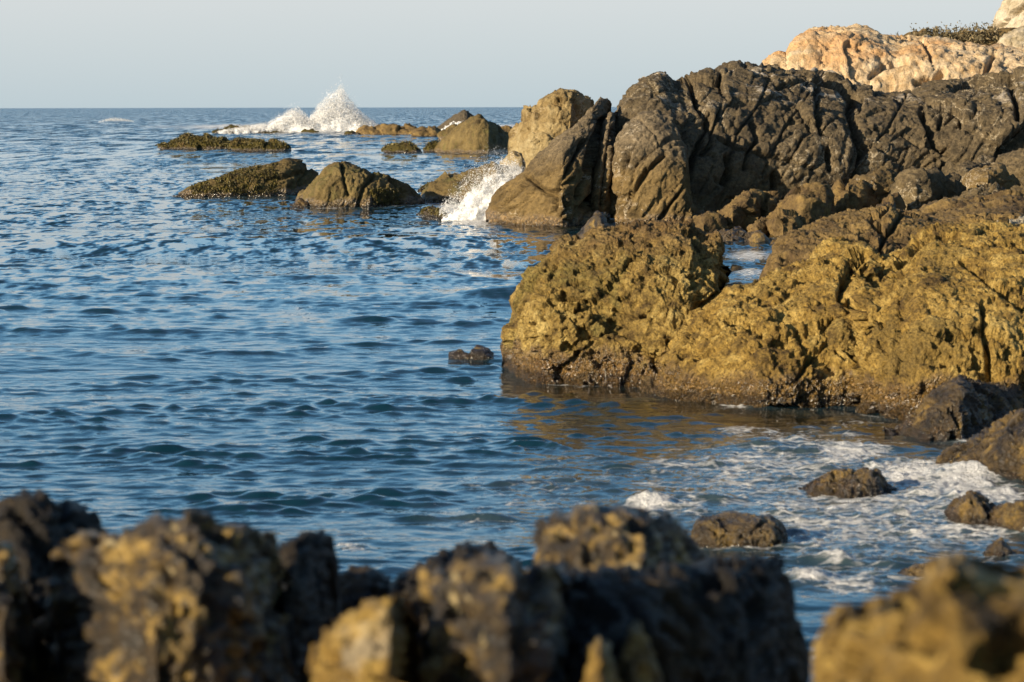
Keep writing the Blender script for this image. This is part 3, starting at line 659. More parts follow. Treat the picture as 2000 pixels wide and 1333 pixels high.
rock('sea_rock', 'flat far rock just in front of the big burst of spray, left of it', 'rock', M['weed'], [(414, 259), (430, 255), (451, 251), (480, 248), (504, 249), (520, 252), (546, 251), (565, 259)], 261, dep=4, px=1.5, passes=boulder(1.8, 70, 1.0))
rock('sea_rock', 'small weedy rock below the tall burst of spray', 'rock', M['weed'], [(586, 260), (596, 256), (612, 254), (622, 260)], 261.5, dep=2.2, px=1.5, passes=boulder(1.2, 71))
rock('sea_rock', 'tiny weedy rock under the right edge of the tall spray', 'rock', M['weed'], [(672, 262), (680, 258), (690, 257), (702, 262)], 263.5, dep=2, px=1.5, passes=boulder(1.1, 72))
rock('sea_rock', 'flat brown far rock right of the tall spray', 'rock', M['brown'], [(698, 261), (706, 254), (714, 249), (753, 245), (795, 248), (816, 252), (830, 261)], 263.5, dep=5, px=1.5, passes=boulder(2.2, 73, 1.0))
rock('sea_rock', 'small brown far rock between the flat rock and the grey peak', 'rock', M['brown'], [(806, 261), (814, 255), (826, 249), (851, 250), (868, 262)], 264, D=375, dep=3.5, px=1.5, passes=boulder(1.6, 74))
rock('sea_rock', 'dark grey far peak washed by white foam', 'rock', M['far'], [(842, 258), (851, 250), (875, 235), (900, 217), (908, 213), (916, 215), (922, 224), (940, 240), (960, 255)], 261, D=410, dep=6, px=1.4, plan=2.4, p=1, q=.95, passes=massive(2.2, 75, 40, .7))
rock('sea_rock', 'tan rock between the far grey peak and the pyramid rock', 'rock', M['searock'], [(858, 268), (864, 256), (874, 246), (888, 243), (905, 255), (915, 268)], 270, D=330, dep=3, px=1.5, passes=boulder(1.6, 76))
rock('sea_rock', 'low dark far rock right of the pyramid rock', 'rock', M['brown'], [(972, 258), (980, 248), (992, 247), (1004, 253), (1014, 262)], 263, D=360, dep=3, px=1.5, passes=boulder(1.6, 77))
rock('sea_rock', 'speck of dark rock awash in the water below the leaning slab', 'rock', M['wet'], [(950, 470), (956, 467), (966, 466), (978, 471)], 472, dep=.4, px=1.4, passes=boulder(.25, 78))
rock('sea_rock', 'small dark rock washed by a curl of foam left of the ochre outcrop', 'rock', M['wet'], [(880, 696), (898, 692), (920, 689), (938, 686), (950, 689), (958, 695)], [(882, 697), (958, 698)], dep=.3, px=1.6, passes=boulder(.4, 79))
rock('wedge_rock', 'dark wet wedge of rock between the ochre outcrop and the headland', 'rock', M['wet'], [(1116, 468), (1131, 450), (1152, 420), (1166, 410), (1190, 419), (1199, 434), (1203, 455)], [(1116, 472), (1203, 474)], D=[(1116, 80), (1175, 79), (1203, 82)], dep=1.0, px=1.5, plan=2.5, passes=boulder(.7, 80))

# ------------------------------------------------------------------ boulder field between the headland and the ochre outcrop
BF = [ # label, material, outline, foot, distance, depth
    ('flat tan slab at the water edge below the headland buttress', 'brown', [(1345, 440), (1356, 424), (1380, 420), (1405, 428), (1420, 446)], 456, 85, 1.2),
    ('tan split boulder above the small pool, lit on its left', 'brown', [(1397, 425), (1416, 407), (1439, 392), (1469, 379), (1482, 382), (1484, 425)], 447, 86, 1.4),
    ('angular brown boulder next to the split one, shadowed on its right', 'brown', [(1476, 386), (1508, 376), (1520, 371), (1532, 380), (1540, 396)], 430, 88, 1.2),
    ('broad brown boulder with a pale stripe on its left edge', 'brown', [(1528, 400), (1545, 385), (1571, 372), (1597, 366), (1614, 366), (1622, 390), (1626, 420)], 447, 85, 1.6),
    ('rounded tan boulder low beside the small pool', 'brown', [(1458, 445), (1465, 436), (1475, 430), (1495, 427), (1508, 445)], 460, 83, .8),
    ('blocky tan boulder right of the small pool, split by a crack', 'brown', [(1500, 432), (1518, 417), (1554, 416), (1567, 430), (1576, 448)], 464, 82.5, 1.0),
    ('pale-topped brown boulder in the middle of the boulder field', 'brown', [(1622, 392), (1628, 375), (1637, 362), (1660, 351), (1688, 350), (1700, 380), (1704, 400)], 412, 88, 1.4),
    ('dark boulder with an orange streak down its face', 'darklow', [(1668, 358), (1685, 343), (1713, 339), (1736, 346), (1762, 353), (1772, 385)], 398, 90, 1.5),
    ('black shaded boulder with a lit left edge', 'dark', [(1750, 388), (1759, 362), (1779, 346), (1822, 344), (1838, 360), (1845, 400)], 410, 88, 1.5),
    ('dark round boulder right of the black one', 'dark', [(1822, 368), (1834, 354), (1868, 349), (1881, 359), (1884, 385)], 394, 89, 1.2),
    ('smooth grey-brown boulder lying low near the right edge', 'dark', [(1874, 388), (1882, 377), (1901, 367), (1944, 361), (1957, 369), (1968, 388)], 398, 87, 1.1),
    ('big smooth brown boulder near the right edge under the headland', 'darklow', [(1890, 362), (1897, 350), (1908, 339), (1954, 328), (1970, 336), (1985, 358), (1990, 370)], 378, 91, 1.4),
    ('shadowed boulder tucked under the headland near the right edge', 'dark', [(1842, 348), (1852, 336), (1875, 320), (1917, 310), (1934, 316), (1944, 340)], 352, 95, 1.5),
    ('grey rock rising at the right edge under the headland', 'dark', [(1940, 335), (1955, 318), (1977, 300), (2000, 293), (2050, 290), (2100, 320)], 345, 95, 1.8),
    ('dark boulder cut by the right edge of the picture', 'dark', [(1980, 370), (1990, 356), (2010, 348), (2040, 352), (2060, 372)], 384, 89, 1.0),
    ('small brown stone between the orange-streaked and the black boulder', 'brown', [(1726, 392), (1738, 381), (1754, 379), (1764, 392)], 401, 86.5, .6),
    ('wet dark boulder at the pool, left of the pair', 'wet', [(1408, 470), (1416, 460), (1432, 455), (1452, 460), (1466, 478)], 488, 79, .8),
    ('wet dark boulder at the pool, right of the pair', 'wet', [(1454, 470), (1464, 460), (1484, 456), (1502, 462), (1516, 480)], 493, 78, .8),
    ('glossy wet rock behind the pair at the pool', 'wet', [(1406, 456), (1420, 447), (1442, 444), (1458, 452), (1468, 466)], 470, 81, .8),
]
for i, (lab, m, out, foot, D, dep) in enumerate(BF):
    ua, ub = out[0][0], out[-1][0]
    rock('boulder', lab, 'boulder', M[m], out, foot, D=[(ua, D + .5 * dep), (ua + .4 * (ub - ua), D), (ub, D + dep)], dep=dep, px=1.5, plan=2.6, p=1, q=.75, passes=boulder(dep * .75, 90 + i, 1.15), group='boulders below the headland', under=.8)
rock('rock_bench', 'rough brown rock bench at the right, behind the yellow outcrop', 'rock', M['brown'], [(1790, 430), (1811, 408), (1850, 394), (1900, 390), (1940, 384), (1960, 376), (1975, 372), (2000, 374), (2150, 365)], 470, D=64, dep=9, back=6, px=1.7, passes=rugged(1.2, 120, .8))

# ------------------------------------------------------------------ the ochre outcrop
rock('outcrop', 'rough brown knoll behind the yellow outcrop, beside the small pool', 'rock', M['brown'],
     [(1470, 590), (1483, 556), (1492, 532), (1503, 505), (1516, 479), (1548, 458), (1580, 440), (1611, 426), (1650, 414), (1682, 408), (1715, 399), (1738, 396), (1752, 403), (1788, 415), (1820, 430), (1860, 440), (1900, 450)],
     [(1470, 612), (1900, 620)], D=48.5, dep=[(1470, 2), (1600, 5), (1760, 7), (1900, 5)], back=5, px=1.65, p=1.1, q=.8, plan=3, passes=rugged(.9, 20, .85), under=1, cracks=[([(1735, 405), (1700, 430), (1720, 450)], 4, .2), ([(1760, 420), (1725, 470), (1715, 500)], 5, .3)])
rock('outcrop', 'big jagged ochre rock at the water, left end of the outcrop', 'rock', M['gold'],
     [(985, 700), (986, 680), (994, 641), (1001, 625), (1007, 607), (998, 590), (1004, 579), (1016, 560), (1020, 547), (1048, 523), (1086, 497), (1096, 478), (1121, 471), (1152, 454), (1184, 445), (1206, 443), (1234, 440), (1262, 427), (1303, 419), (1322, 424), (1352, 427), (1356, 443), (1373, 454), (1401, 451), (1412, 471), (1427, 490), (1428, 508), (1440, 538), (1438, 560), (1430, 600), (1420, 650)],
     [(985, 728), (1100, 736), (1265, 740), (1420, 752)], D=[(985, 40.9), (1060, 40.0), (1300, 39.5), (1420, 39.5)], dep=[(985, 1.3), (1150, 2.4), (1300, 3.0), (1440, 2.4)], back=2.6, px=1.25, p=1.15, q=.85, plan=4.5, passes=rugged(.85, 22, 1.0), under=.8,
     cracks=[([(1200, 605), (1235, 622), (1260, 618)], 2.5, .12), ([(1020, 560), (1060, 572)], 4, .2), ([(1440, 550), (1395, 580), (1370, 600)], 4, .2)])
rock('outcrop', 'massive yellow-brown rock filling the middle right, cracked, shells glinting at its foot', 'rock', M['gold2'],
     [(1262, 770), (1270, 740), (1290, 700), (1320, 660), (1355, 620), (1390, 588), (1417, 571), (1451, 566), (1486, 556), (1520, 540), (1560, 520), (1600, 490), (1640, 470), (1690, 478), (1720, 500), (1760, 490), (1795, 460), (1823, 450), (1893, 449), (1936, 446), (1964, 438), (2000, 436), (2150, 430)],
     [(1262, 770), (1310, 778), (1480, 791), (1660, 787), (1675, 797), (1740, 809), (1800, 812), (2150, 815)], D=None, dep=[(1262, 1.2), (1400, 3.0), (1600, 5.0), (1800, 7), (2150, 8)], back=4, px=1.65, p=1.25, q=.72, plan=5, passes=rugged(.95, 25, .95), under=.8,
     cracks=[([(1690, 500), (1650, 545), (1640, 580), (1690, 610), (1692, 650), (1670, 690)], 6, .30), ([(1690, 605), (1688, 660)], 4, .25), ([(1790, 470), (1775, 500), (1745, 520)], 5, .3), ([(1880, 510), (1920, 540), (1960, 570), (2000, 600)], 5, .3), ([(1920, 590), (1928, 680), (1930, 745)], 4, .3), ([(1800, 640), (1860, 665), (1920, 640)], 3, .15), ([(1670, 790), (1680, 730), (1660, 690)], 4, .25), ([(1560, 740), (1590, 690), (1650, 640)], 4, .2)])
rock('rock_lump', 'small rounded lump bulging from the crack in the yellow rock', 'rock', M['gold'], [(1606, 680), (1612, 650), (1625, 628), (1645, 615), (1668, 622), (1682, 645), (1684, 672)], 692, D=37.05, dep=.45, back=.6, px=1.5, plan=2.2, p=1, q=.7, passes=rugged(.35, 28, .9), under=.2)
rock('cream_cap_rock', 'cream-coloured rock on top of the outcrop at the right edge', 'rock', M['crag'], [(1930, 452), (1940, 440), (1964, 429), (1990, 428), (2030, 430), (2080, 450)], 462, D=45.5, dep=.8, px=1.6, passes=boulder(.5, 29))

# ------------------------------------------------------------------ rocks in the foaming water, lower right
rock('shore_rock', 'dark pointed rock at the foot of the yellow outcrop, right side in shade', 'rock', M['wet'],
     [(1732, 853), (1765, 823), (1808, 790), (1850, 752), (1874, 736), (1912, 750), (1960, 752), (2000, 755), (2120, 770)], [(1732, 856), (1793, 858), (1880, 862), (2120, 880)], D=[(1732, 33.2), (1800, 32.6), (1880, 32.6), (2000, 34.5), (2120, 35)], dep=[(1732, .6), (1870, 1.4), (2120, 1.5)], px=1.6, plan=4, passes=rugged(.5, 130, .9))
rock('shore_rock', 'knobbly wet rock at the right edge above the white surge', 'rock', M['wet'],
     [(1834, 910), (1842, 890), (1855, 876), (1912, 852), (1950, 819), (2000, 804), (2060, 800), (2130, 830)], [(1834, 920), (1912, 936), (2000, 950), (2130, 955)], dep=[(1834, .5), (1950, 1.1), (2130, 1.2)], px=1.6, passes=rugged(.45, 133, .95))
rock('shore_rock', 'small brown rock awash in the middle of the foam', 'rock', M['wet'], [(1562, 966), (1572, 950), (1585, 940), (1627, 925), (1675, 923), (1698, 916), (1713, 921), (1724, 938), (1752, 966)], [(1562, 972), (1660, 978), (1752, 970)], dep=.55, px=1.6, plan=2.6, passes=rugged(.32, 135, .8))
rock('shore_rock', 'square dark brown rock behind the blurred foreground block', 'rock', M['wet'], [(1348, 1056), (1352, 1026), (1364, 1010), (1390, 1003), (1428, 1000), (1470, 1002), (1504, 1005), (1528, 1020), (1535, 1056)], 1083, dep=.5, px=1.6, plan=3, p=1, q=.55, passes=rugged(.26, 137, .75))
rock('shore_rock', 'pointed glistening rock at the right, left one of the touching pair', 'rock', M['wet'], [(1834, 1010), (1848, 992), (1865, 980), (1898, 958), (1925, 970), (1950, 1000)], [(1838, 1020), (1890, 1034), (1948, 1032)], dep=.4, px=1.6, plan=2.6, passes=rugged(.25, 139, .8))
rock('shore_rock', 'rounded glistening rock at the right edge, right one of the touching pair', 'rock', M['wet'], [(1920, 1022), (1930, 1000), (1941, 986), (1970, 980), (2000, 980), (2050, 985), (2080, 1020)], [(1922, 1040), (2000, 1056), (2080, 1056)], dep=.4, px=1.6, plan=2.6, passes=rugged(.25, 141, .8))
rock('shore_rock', 'small pointed rock with a lit left face, behind the blurred right rock', 'rock', M['wet'], [(1906, 1090), (1925, 1070), (1955, 1050), (1970, 1064), (1992, 1092)], 1104, dep=.25, px=1.6, plan=2.4, passes=rugged(.16, 143, .8))
rock('shore_rock', 'small dark rock at the left shoulder of the blurred right rock', 'rock', M['wet'], [(1735, 1145), (1745, 1126), (1760, 1114), (1784, 1104), (1820, 1100), (1850, 1130)], 1160, dep=.3, px=1.8, plan=2.6, passes=rugged(.18, 145, .8))
rock('shore_rock', 'tiny green-brown stone above the blurred right rock', 'rock', M['wet'], [(1782, 1090), (1790, 1080), (1800, 1076), (1816, 1090)], 1094, dep=.15, px=1.8, plan=2.4, passes=boulder(.1, 147))

# ------------------------------------------------------------------ blurred foreground rocks
def fg(label, mat, top, D, dep, seed, s=.42, a=1.0, foot=1520, pit=None, **kw):
    kw.setdefault('px', 4.0)
    return rock('foreground_rock', label, 'rock', M[mat], top, foot, D=D, dep=dep, passes=knobbly(s, seed, a, pit), under=.3, back=max(1.1, dep), group='blurred foreground rocks', **kw)
fg('blurred shaded rock mound in the left corner, farthest back', 'nearshade', [(-90, 1010), (0, 982), (48, 972), (88, 974), (132, 992), (184, 1004), (206, 1034), (222, 1090)], [(-90, 9.6), (60, 9.4), (110, 9.5), (222, 10.2)], .5, 150, .4, .6, foot=1300)
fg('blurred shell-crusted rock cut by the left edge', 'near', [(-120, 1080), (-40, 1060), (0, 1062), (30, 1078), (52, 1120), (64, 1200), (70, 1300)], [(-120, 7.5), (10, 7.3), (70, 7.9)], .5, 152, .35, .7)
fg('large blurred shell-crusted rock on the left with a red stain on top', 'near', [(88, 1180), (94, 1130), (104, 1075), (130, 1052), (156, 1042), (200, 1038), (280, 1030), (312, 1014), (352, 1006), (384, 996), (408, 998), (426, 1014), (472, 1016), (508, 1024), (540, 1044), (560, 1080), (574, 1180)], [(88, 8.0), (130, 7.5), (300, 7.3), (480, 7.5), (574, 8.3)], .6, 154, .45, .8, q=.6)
fg('blurred shaded block right of the large shell-crusted rock', 'nearshade', [(536, 1070), (560, 1054), (592, 1042), (632, 1040), (652, 1052), (660, 1080), (668, 1160)], [(536, 8.8), (580, 8.9), (668, 9.6)], .4, 156, .3, .5, q=.5)
fg('low blurred black rock in the gap, small pebble-like tip', 'nearshade', [(636, 1140), (656, 1120), (680, 1109), (716, 1104), (744, 1119), (765, 1132), (790, 1180)], 11, .5, 158, .35, .5, foot=1400)
fg('long blurred black rock behind the central foreground rock', 'nearshade', [(750, 1150), (770, 1124), (824, 1101), (860, 1074), (912, 1060), (940, 1062), (960, 1058), (985, 1072), (1020, 1096), (1060, 1140)], [(750, 10.4), (1060, 11)], .6, 160, .4, .5, foot=1400)
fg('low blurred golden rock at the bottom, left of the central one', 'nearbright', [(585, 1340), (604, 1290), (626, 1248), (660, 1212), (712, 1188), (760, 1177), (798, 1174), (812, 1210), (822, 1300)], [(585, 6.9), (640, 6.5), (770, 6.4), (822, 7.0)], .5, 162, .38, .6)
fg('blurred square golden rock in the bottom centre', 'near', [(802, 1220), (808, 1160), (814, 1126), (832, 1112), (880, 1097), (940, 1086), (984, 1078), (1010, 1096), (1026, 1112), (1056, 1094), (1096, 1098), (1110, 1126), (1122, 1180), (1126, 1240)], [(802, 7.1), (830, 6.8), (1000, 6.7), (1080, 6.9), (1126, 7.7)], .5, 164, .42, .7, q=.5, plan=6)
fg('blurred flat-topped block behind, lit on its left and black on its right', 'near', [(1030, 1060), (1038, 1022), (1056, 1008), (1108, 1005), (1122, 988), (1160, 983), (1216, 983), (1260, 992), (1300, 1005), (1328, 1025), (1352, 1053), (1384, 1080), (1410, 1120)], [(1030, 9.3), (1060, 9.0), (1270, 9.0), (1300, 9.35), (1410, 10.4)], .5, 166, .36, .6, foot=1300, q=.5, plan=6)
fg('big blurred black rock in shadow, right of the central one', 'nearshade', [(1080, 1140), (1112, 1118), (1160, 1112), (1280, 1106), (1385, 1104), (1437, 1094), (1480, 1092), (1523, 1096), (1542, 1122), (1552, 1175), (1570, 1225), (1584, 1330)], [(1080, 7.5), (1200, 7.7), (1400, 8.1), (1500, 8.4), (1584, 9.0)], .6, 168, .4, .6, q=.5, plan=6)
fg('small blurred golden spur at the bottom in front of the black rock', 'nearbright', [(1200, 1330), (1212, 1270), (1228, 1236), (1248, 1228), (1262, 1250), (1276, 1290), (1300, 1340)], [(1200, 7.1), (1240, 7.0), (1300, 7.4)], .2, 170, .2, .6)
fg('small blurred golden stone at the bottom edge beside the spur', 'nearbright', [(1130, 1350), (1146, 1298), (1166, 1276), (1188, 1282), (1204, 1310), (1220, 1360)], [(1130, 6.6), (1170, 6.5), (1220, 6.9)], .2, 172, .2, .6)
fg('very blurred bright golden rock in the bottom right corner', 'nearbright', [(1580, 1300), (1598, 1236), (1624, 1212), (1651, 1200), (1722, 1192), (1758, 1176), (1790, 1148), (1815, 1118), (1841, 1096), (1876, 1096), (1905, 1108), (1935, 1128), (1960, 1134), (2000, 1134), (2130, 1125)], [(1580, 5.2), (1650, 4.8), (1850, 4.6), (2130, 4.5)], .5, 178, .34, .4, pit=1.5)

# ------------------------------------------------------------------ weed on the sea rocks
M['tuft'] = plain_mat('sea_weed', (0.035, 0.028, 0.004), (0.13, 0.10, 0.014), 3.0, 0.6)
def tufts(o, pick, n, size, seed):
    c, nr = o_data[o.name]
    r = np.random.default_rng(seed); n = int(n * 1.7); size = size * .62
    pu, pv = proj(c)
    idx = np.flatnonzero(pick(pu, pv, c) & (nr[:, 1] < 0.5))
    if len(idx) == 0: return
    idx = r.choice(idx, n)
    b = c[idx] + r.normal(size=(n, 3)) * size * .4 - nr[idx] * size * .1
    d = nr[idx] * .35 + r.normal(size=(n, 3)) * .45 + np.array([0, -.45, -.55]); d /= np.linalg.norm(d, axis=1)[:, None]
    s = np.cross(d, r.normal(size=(n, 3))); s /= np.linalg.norm(s, axis=1)[:, None]
    L = size * r.uniform(.5, 1.4, (n, 1)); W = L * r.uniform(.18, .4, (n, 1))
    droop = np.array([0, 0, -1]) * L * .35
    V = np.stack([b - s * W, b + s * W, b + d * L * .6 + s * W * .8, b + d * L + droop, b + d * L * .6 - s * W * .8], 1).reshape(-1, 3)
    k = np.arange(n)[:, None] * 5
    T = np.concatenate([k + [0, 1, 2], k + [0, 2, 4], k + [4, 2, 3]])
    me = mesh_np('weed_cover', V - np.array(o.location), T, False)
    put('weed_cover', me, M['tuft'], o, kind='stuff')
byl = {o['label']: o for o in C.objects if 'label' in o.keys()}
def wob(c, k=1.2, s=1): return noise(c * k, s)
tufts(byl['slanting weed-covered sea rock, leftmost of the two large ones in mid water'], lambda u, v, c: (u > 372) & (u < 545) & (c[:, 2] > .18) & (v > 322 + (u - 520) * -.12 - wob(c) * 14) & (wob(c, 1.6, 3) > -.35), 5200, .13, 1)
tufts(byl['domed olive-brown sea rock right of the weedy slanting one'], lambda u, v, c: (np.abs(u - 755 - wob(c) * 12) < 28) & (v > 368) & (v < 398), 1500, .11, 2)
tufts(byl['long low weedy rock, left one of the flat pair'], lambda u, v, c: (c[:, 2] > .35), 3000, .3, 3)
tufts(byl['long low weedy rock, right one of the flat pair'], lambda u, v, c: (c[:, 2] > .35), 2200, .28, 4)
tufts(byl['small rounded weedy rock left of the pyramid rock'], lambda u, v, c: (c[:, 2] > .3), 1500, .26, 5)
tufts(byl['weedy low rock at the left foot of the pyramid rock'], lambda u, v, c: (c[:, 2] > .3), 1000, .26, 6)
tufts(byl['low dark wet rock in front of the near splash'], lambda u, v, c: (c[:, 2] > .15) & (u < 862), 900, .1, 7)
tufts(byl['small weedy rock peeping out left of the smooth brown rock'], lambda u, v, c: (c[:, 2] > .1), 600, .11, 8)
tufts(byl['flat far rock just in front of the big burst of spray, left of it'], lambda u, v, c: (c[:, 2] > .5) & (wob(c, .5) > -.1), 900, .4, 9)

# ------------------------------------------------------------------ spray
M['spray'] = plain_mat('white_spray', (0.86, 0.86, 0.84), (0.95, 0.95, 0.94), 1.0, 0.9, 0.25)
OCT = np.array([(1, 1, 1), (1, -1, -1), (-1, 1, -1), (-1, -1, 1)], float) * .8
OCF = np.array([(0, 1, 2), (0, 3, 1), (0, 2, 3), (1, 3, 2)])
def drops(name, label, P, rad, axis=None):
    n = len(P)
    r = np.random.default_rng(n)
    q = r.normal(size=(n, 3, 3)); q, _ = np.linalg.qr(q)
    sc = rad[:, None] * r.uniform(.6, 1.4, (n, 3))
    V = (P[:, None, :] + np.einsum('nij,kj,ni->nki', q, OCT, sc)).reshape(-1, 3)
    T = (np.arange(n)[:, None, None] * 4 + OCF[None]).reshape(-1, 3)
    org = np.array([P[:, 0].mean(), P[:, 1].mean(), 0.0])
    me = mesh_np(name, V - org, T, True)
    o = put(name, me, M['spray'], None, label, 'spray', kind='stuff'); o.location = org
    return o
def burst(outline, D, depth, n, r0, r1, seed, base=261, power=.75, puff=.45):
    r = np.random.default_rng(seed)
    ol = np.array(outline, float)
    us = np.linspace(ol[0, 0], ol[-1, 0], 400)
    hs = base - np.interp(us, ol[:, 0], ol[:, 1])
    u = r.choice(us, n, p=hs / hs.sum()) + r.normal(size=n) * 1.0
    hh = base - np.interp(u, ol[:, 0], ol[:, 1])
    k = .35 + .65 * r.random(n) ** power
    fly = r.random(n) < .10
    k = np.where(fly, k * 1.22, k)
    v = base - hh * k
    y = D + r.normal(size=n) * depth * (1.1 - .6 * np.minimum(k, 1))
    p = at(u, v, y)
    m = fbm(p * .5, 3, .6, seed) * .5 + .5                     # clumps and gaps
    keep = r.random(n) < np.clip(1.75 - 1.45 * np.minimum(k, 1) ** 1.3, .12, 1) * np.clip(m * 2.1 - puff * np.minimum(k, 1), .04, 1)
    rad = (r0 + (r1 - r0) * r.random(n) ** 3) * (1.25 - .75 * np.minimum(k, 1))
    return p[keep], rad[keep]
a1 = burst([(425, 256), (470, 247), (520, 239), (545, 228), (558, 217), (571, 212), (585, 209), (595, 219), (604, 232), (620, 205), (641, 184), (655, 176), (664, 166), (669, 164), (676, 180), (684, 194), (692, 199), (702, 214), (718, 227), (740, 243), (770, 256)], 426, 2.6, 60000, .025, .11, 3)
spray_far = drops('wave_spray', 'tall white burst of spray breaking far out at the horizon', *a1)
def surge(seed):
    """the near splash: water thrown up and leftwards from the foot of the leaning slab"""
    r = np.random.default_rng(seed)
    n = 34000
    # jets fan out from a line of impact
    u0 = r.uniform(880, 985, n)
    outl = np.array([(855, 412), (870, 385), (890, 365), (915, 340), (940, 322), (965, 312), (990, 312), (1010, 318), (1022, 335)], float)
    u = r.uniform(858, 1020, n)
    topv = np.interp(u, outl[:, 0], outl[:, 1])
    botv = np.interp(u, [855, 900, 950, 975, 1022], [428, 434, 432, 388, 340])
    k = .3 + .7 * r.random(n) ** .8
    v = botv - (botv - topv) * k * np.where(r.random(n) < .3, r.uniform(1, 1.4, n), 1)
    y = 97.2 + r.normal(size=n) * .5
    p = at(u, v, y)
    m = fbm(p * np.array([1.1, 1.1, 1.1]), 4, .6, seed)
    # streaks along the throw
    d = np.stack([p[:, 0] * .5 + p[:, 2] * .87, p[:, 1] * 0, -p[:, 0] * .87 + p[:, 2] * .5], 1)
    st = noise(d * np.array([.6, 1, 4.0]), seed + 4)
    left = np.clip((930 - u) / 70, 0, 1)
    dens = np.clip(1.35 - 1.0 * k - .55 * left * k, .05, 1) * np.clip(.75 + .7 * m + .7 * st, .03, 1)
    keep = r.random(n) < dens
    rad = (.005 + .020 * r.random(n) ** 6) * (1.25 - .6 * k)
    return p[keep], rad[keep]
a2 = surge(5)
spray_near = drops('wave_spray', 'white splash thrown up between the smooth brown rock and the leaning slab', *a2)
a3 = burst([(858, 256), (880, 243), (900, 238), (914, 244), (925, 256)], 396, 1.5, 5000, .08, .3, 9, base=262)
drops('wave_spray', 'white wash running down the far grey peak', *a3)
a4 = burst([(192, 238), (205, 233), (222, 229), (240, 231), (262, 237)], float(dist_water(225, 239)), 1.2, 1500, .04, .16, 11, base=240)
drops('wave_spray', 'small white breaking crest far out on the left', *a4)
# thin ragged sheets of water inside the two large splashes, torn into holes
def sheet_mat(name, k, bias):
    t = NT(name)
    P = t.n('ShaderNodeNewGeometry').outputs['Position']
    n = t.math('ADD', t.math('MULTIPLY', t.noise(t.mapping(P, scale=(1, 1, .6)), k, 5, .65, .8), .55), t.math('MULTIPLY', t.noise(P, k * 9, 3, .7), .45))
    a = t.mr(n, bias, bias + .13)
    d = t.s(t.n('ShaderNodeBsdfDiffuse'), Color=(.93, .93, .92, 1))
    tr = t.s(t.n('ShaderNodeBsdfTranslucent'), Color=(.93, .93, .92, 1))
    w = t.s(t.n('ShaderNodeMixShader'), _0=.35, _1=d.outputs[0], _2=tr.outputs[0])
    x = t.s(t.n('ShaderNodeMixShader'), _0=a, _1=t.n('ShaderNodeBsdfTransparent').outputs[0], _2=w.outputs[0])
    t.t.links.new(x.outputs[0], t.out.inputs[0])
    return t.m
scene.cycles.transparent_max_bounces = 24
def sheets(parent, outline, foot, D, dep, k, seed, s):
    for i, (f, bias) in enumerate(((.62, .36), (.78, .43), (.90, .47), (1.0, .51), (1.10, .545), (1.2, .585))):
        ol = [(u + (i - 2.5) * .8, foot - (foot - v) * f) for u, v in outline]
        o = rock('spray_sheet', None, None, sheet_mat('spray_sheet', k, bias), ol, foot, D=D - .12 * i * dep, dep=dep * (.7 + .15 * i), px=2.2, plan=2.5, p=1, q=.8, under=.05,
                 passes=(lambda p: s * (.5 * fbm(p * .5 / s, 4, .6, seed + i) + .3 * (billow(p * 1.0 / s, 4, .6, seed + i) - .5)), lambda p: s * .2 * fbm(p * 3 / s, 3, .7, seed + 1 + i)))
        o.parent = parent; o['kind'] = 'stuff'
        o.location = np.array(o.location) - np.array(parent.location)
sheets(spray_far, [(430, 258), (480, 251), (520, 244), (546, 231), (560, 219), (571, 214), (585, 211), (594, 222), (604, 233), (620, 210), (641, 190), (655, 182), (668, 174), (678, 190), (690, 203), (700, 218), (718, 233), (745, 248), (765, 257)], 261, 425, 2.2, .55, 401, 1.6)
sheets(spray_near, [(866, 430), (888, 410), (908, 388), (930, 366), (952, 346), (972, 332), (992, 324), (1010, 326), (1022, 342)], 433, 96.8, .5, 3.2, 411, .62)

# broken foam where the water washes the rocks
def wash():
    me = sea_obj.data
    n = len(me.vertices)
    co = np.empty(n * 3, np.float32); me.vertices.foreach_get('co', co); co = co.reshape(-1, 3)
    fo = np.empty(n, np.float32); me.attributes['foam'].data.foreach_get('value', fo)
    for f in FEET:
        r = 0.16 + .0028 * f[:, 1].mean()
        m = np.flatnonzero((co[:, 0] > f[:, 0].min() - 2 * r) & (co[:, 0] < f[:, 0].max() + 2 * r) & (co[:, 1] > f[:, 1].min() - 4 * r) & (co[:, 1] < f[:, 1].max() + r))
        if not len(m): continue
        c = co[m]
        yl = np.interp(c[:, 0], f[:, 0], f[:, 1])
        d = np.abs(yl - c[:, 1]) / (r * (1 + .4 * r))
        a = .72 * np.exp(-d) * sstep(-.35, .45, noise(np.stack([c[:, 0], c[:, 1], c[:, 0] * 0], 1) * (.9 / (r * 3)), 8))
        fo[m] = np.maximum(fo[m], a)
    me.attributes['foam'].data.foreach_set('value', fo)
wash()

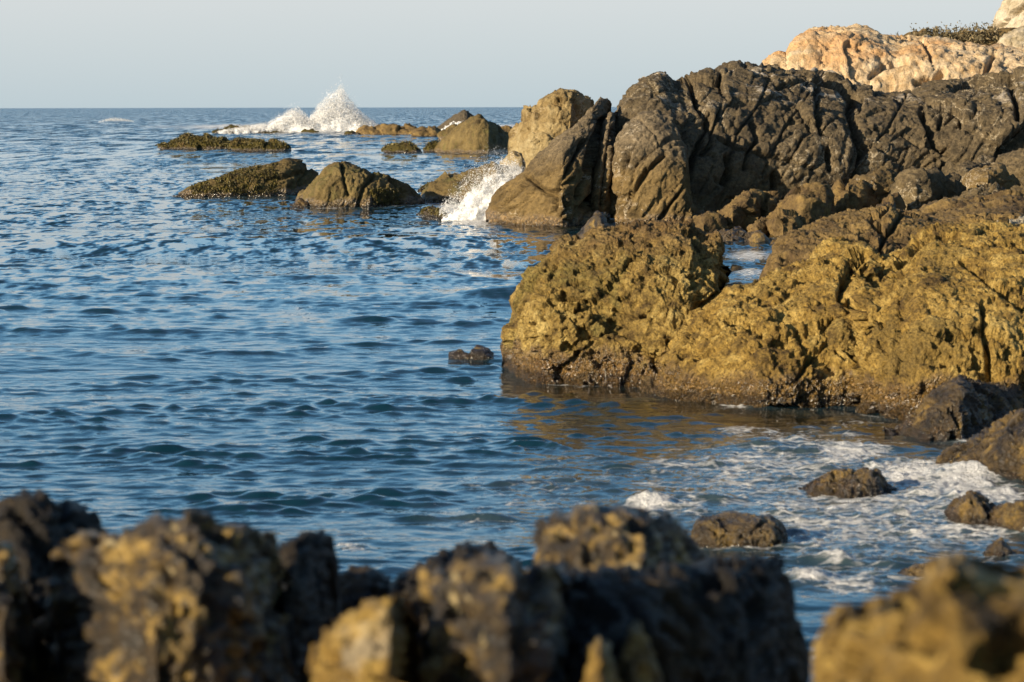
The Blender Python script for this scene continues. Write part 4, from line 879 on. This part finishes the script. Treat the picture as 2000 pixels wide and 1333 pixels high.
# ------------------------------------------------------------------ scrub on the slope
M['scrub'] = plain_mat('scrub_leaf', (0.060, 0.050, 0.022), (0.18, 0.135, 0.062), 2.0, 0.8)
M['twig'] = plain_mat('scrub_twig', (0.06, 0.045, 0.03), (0.12, 0.09, 0.06), 4.0, 0.9)
SH = [(1768, 76, .35, 'low sprig of scrub where the cliff top dips'), (1800, 73, .5, 'leftmost low bush on the orange cliff top'), (1812, 70, .5, 'second bush from the left on the cliff top, thin and low'), (1836, 72, .55, 'brownish bush left of the tallest one on the cliff top'), (1855, 70, .95, 'tallest dark green bush on the cliff top'), (1872, 76, .8, 'dense bush right behind the tallest one'), (1890, 72, .75, 'olive bush in the middle of the scrub'), (1905, 80, .7, 'bright green bush just above the cream cliff edge'), (1918, 70, .8, 'olive bush left of the corner crag'), (1935, 66, .8, 'bush reaching towards the foot of the corner crag'), (1944, 80, .6, 'brown bush at the right end of the scrub'), (1960, 84, .5, 'small bush below the corner crag'), (1985, 90, .5, 'low bush at the right edge above the cliff')]
for i, (u, v, s, lab) in enumerate(SH):
    s *= 1.3
    r = np.random.default_rng(300 + i)
    n = 520
    D = 141.5
    base = at(u, v + s * F / D * .75, D)
    e = bpy.data.objects.new('shrub', None); C.objects.link(e); e.location = base; e['label'] = lab; e['category'] = 'shrub'; e['group'] = 'scrub on the cliff top'
    cl = r.normal(size=(9, 3)) * np.array([.6, .6, .3]) * s + np.array([0, 0, .55 * s])
    c = cl[r.integers(0, 9, n)] + r.normal(size=(n, 3)) * .22 * s
    c[:, 2] = np.abs(c[:, 2])
    a = r.normal(size=(n, 3)); a /= np.linalg.norm(a, axis=1)[:, None]
    b = np.cross(a, r.normal(size=(n, 3))); b /= np.linalg.norm(b, axis=1)[:, None]
    L = r.uniform(.05, .13, (n, 1))
    V = np.stack([c - a * L, c + b * L * .45, c + a * L, c - b * L * .45], 1).reshape(-1, 3)
    put('foliage', mesh_np('foliage', V, np.arange(n * 4).reshape(-1, 4), False), M['scrub'], e, kind='stuff')
    tv, tf = [], []
    for q in cl:
        k = len(tv); w = .025 * s
        tv += [(-w, 0, -.3), (w, 0, -.3), (0, w, -.3), (q[0] - w * .3, q[1], q[2]), (q[0] + w * .3, q[1], q[2]), (q[0], q[1] + w * .3, q[2])]
        tf += [(k, k + 1, k + 4, k + 3), (k + 1, k + 2, k + 5, k + 4), (k + 2, k, k + 3, k + 5)]
    put('stem', mesh_np('stem', np.array(tv, float), np.array(tf), True), M['twig'], e)
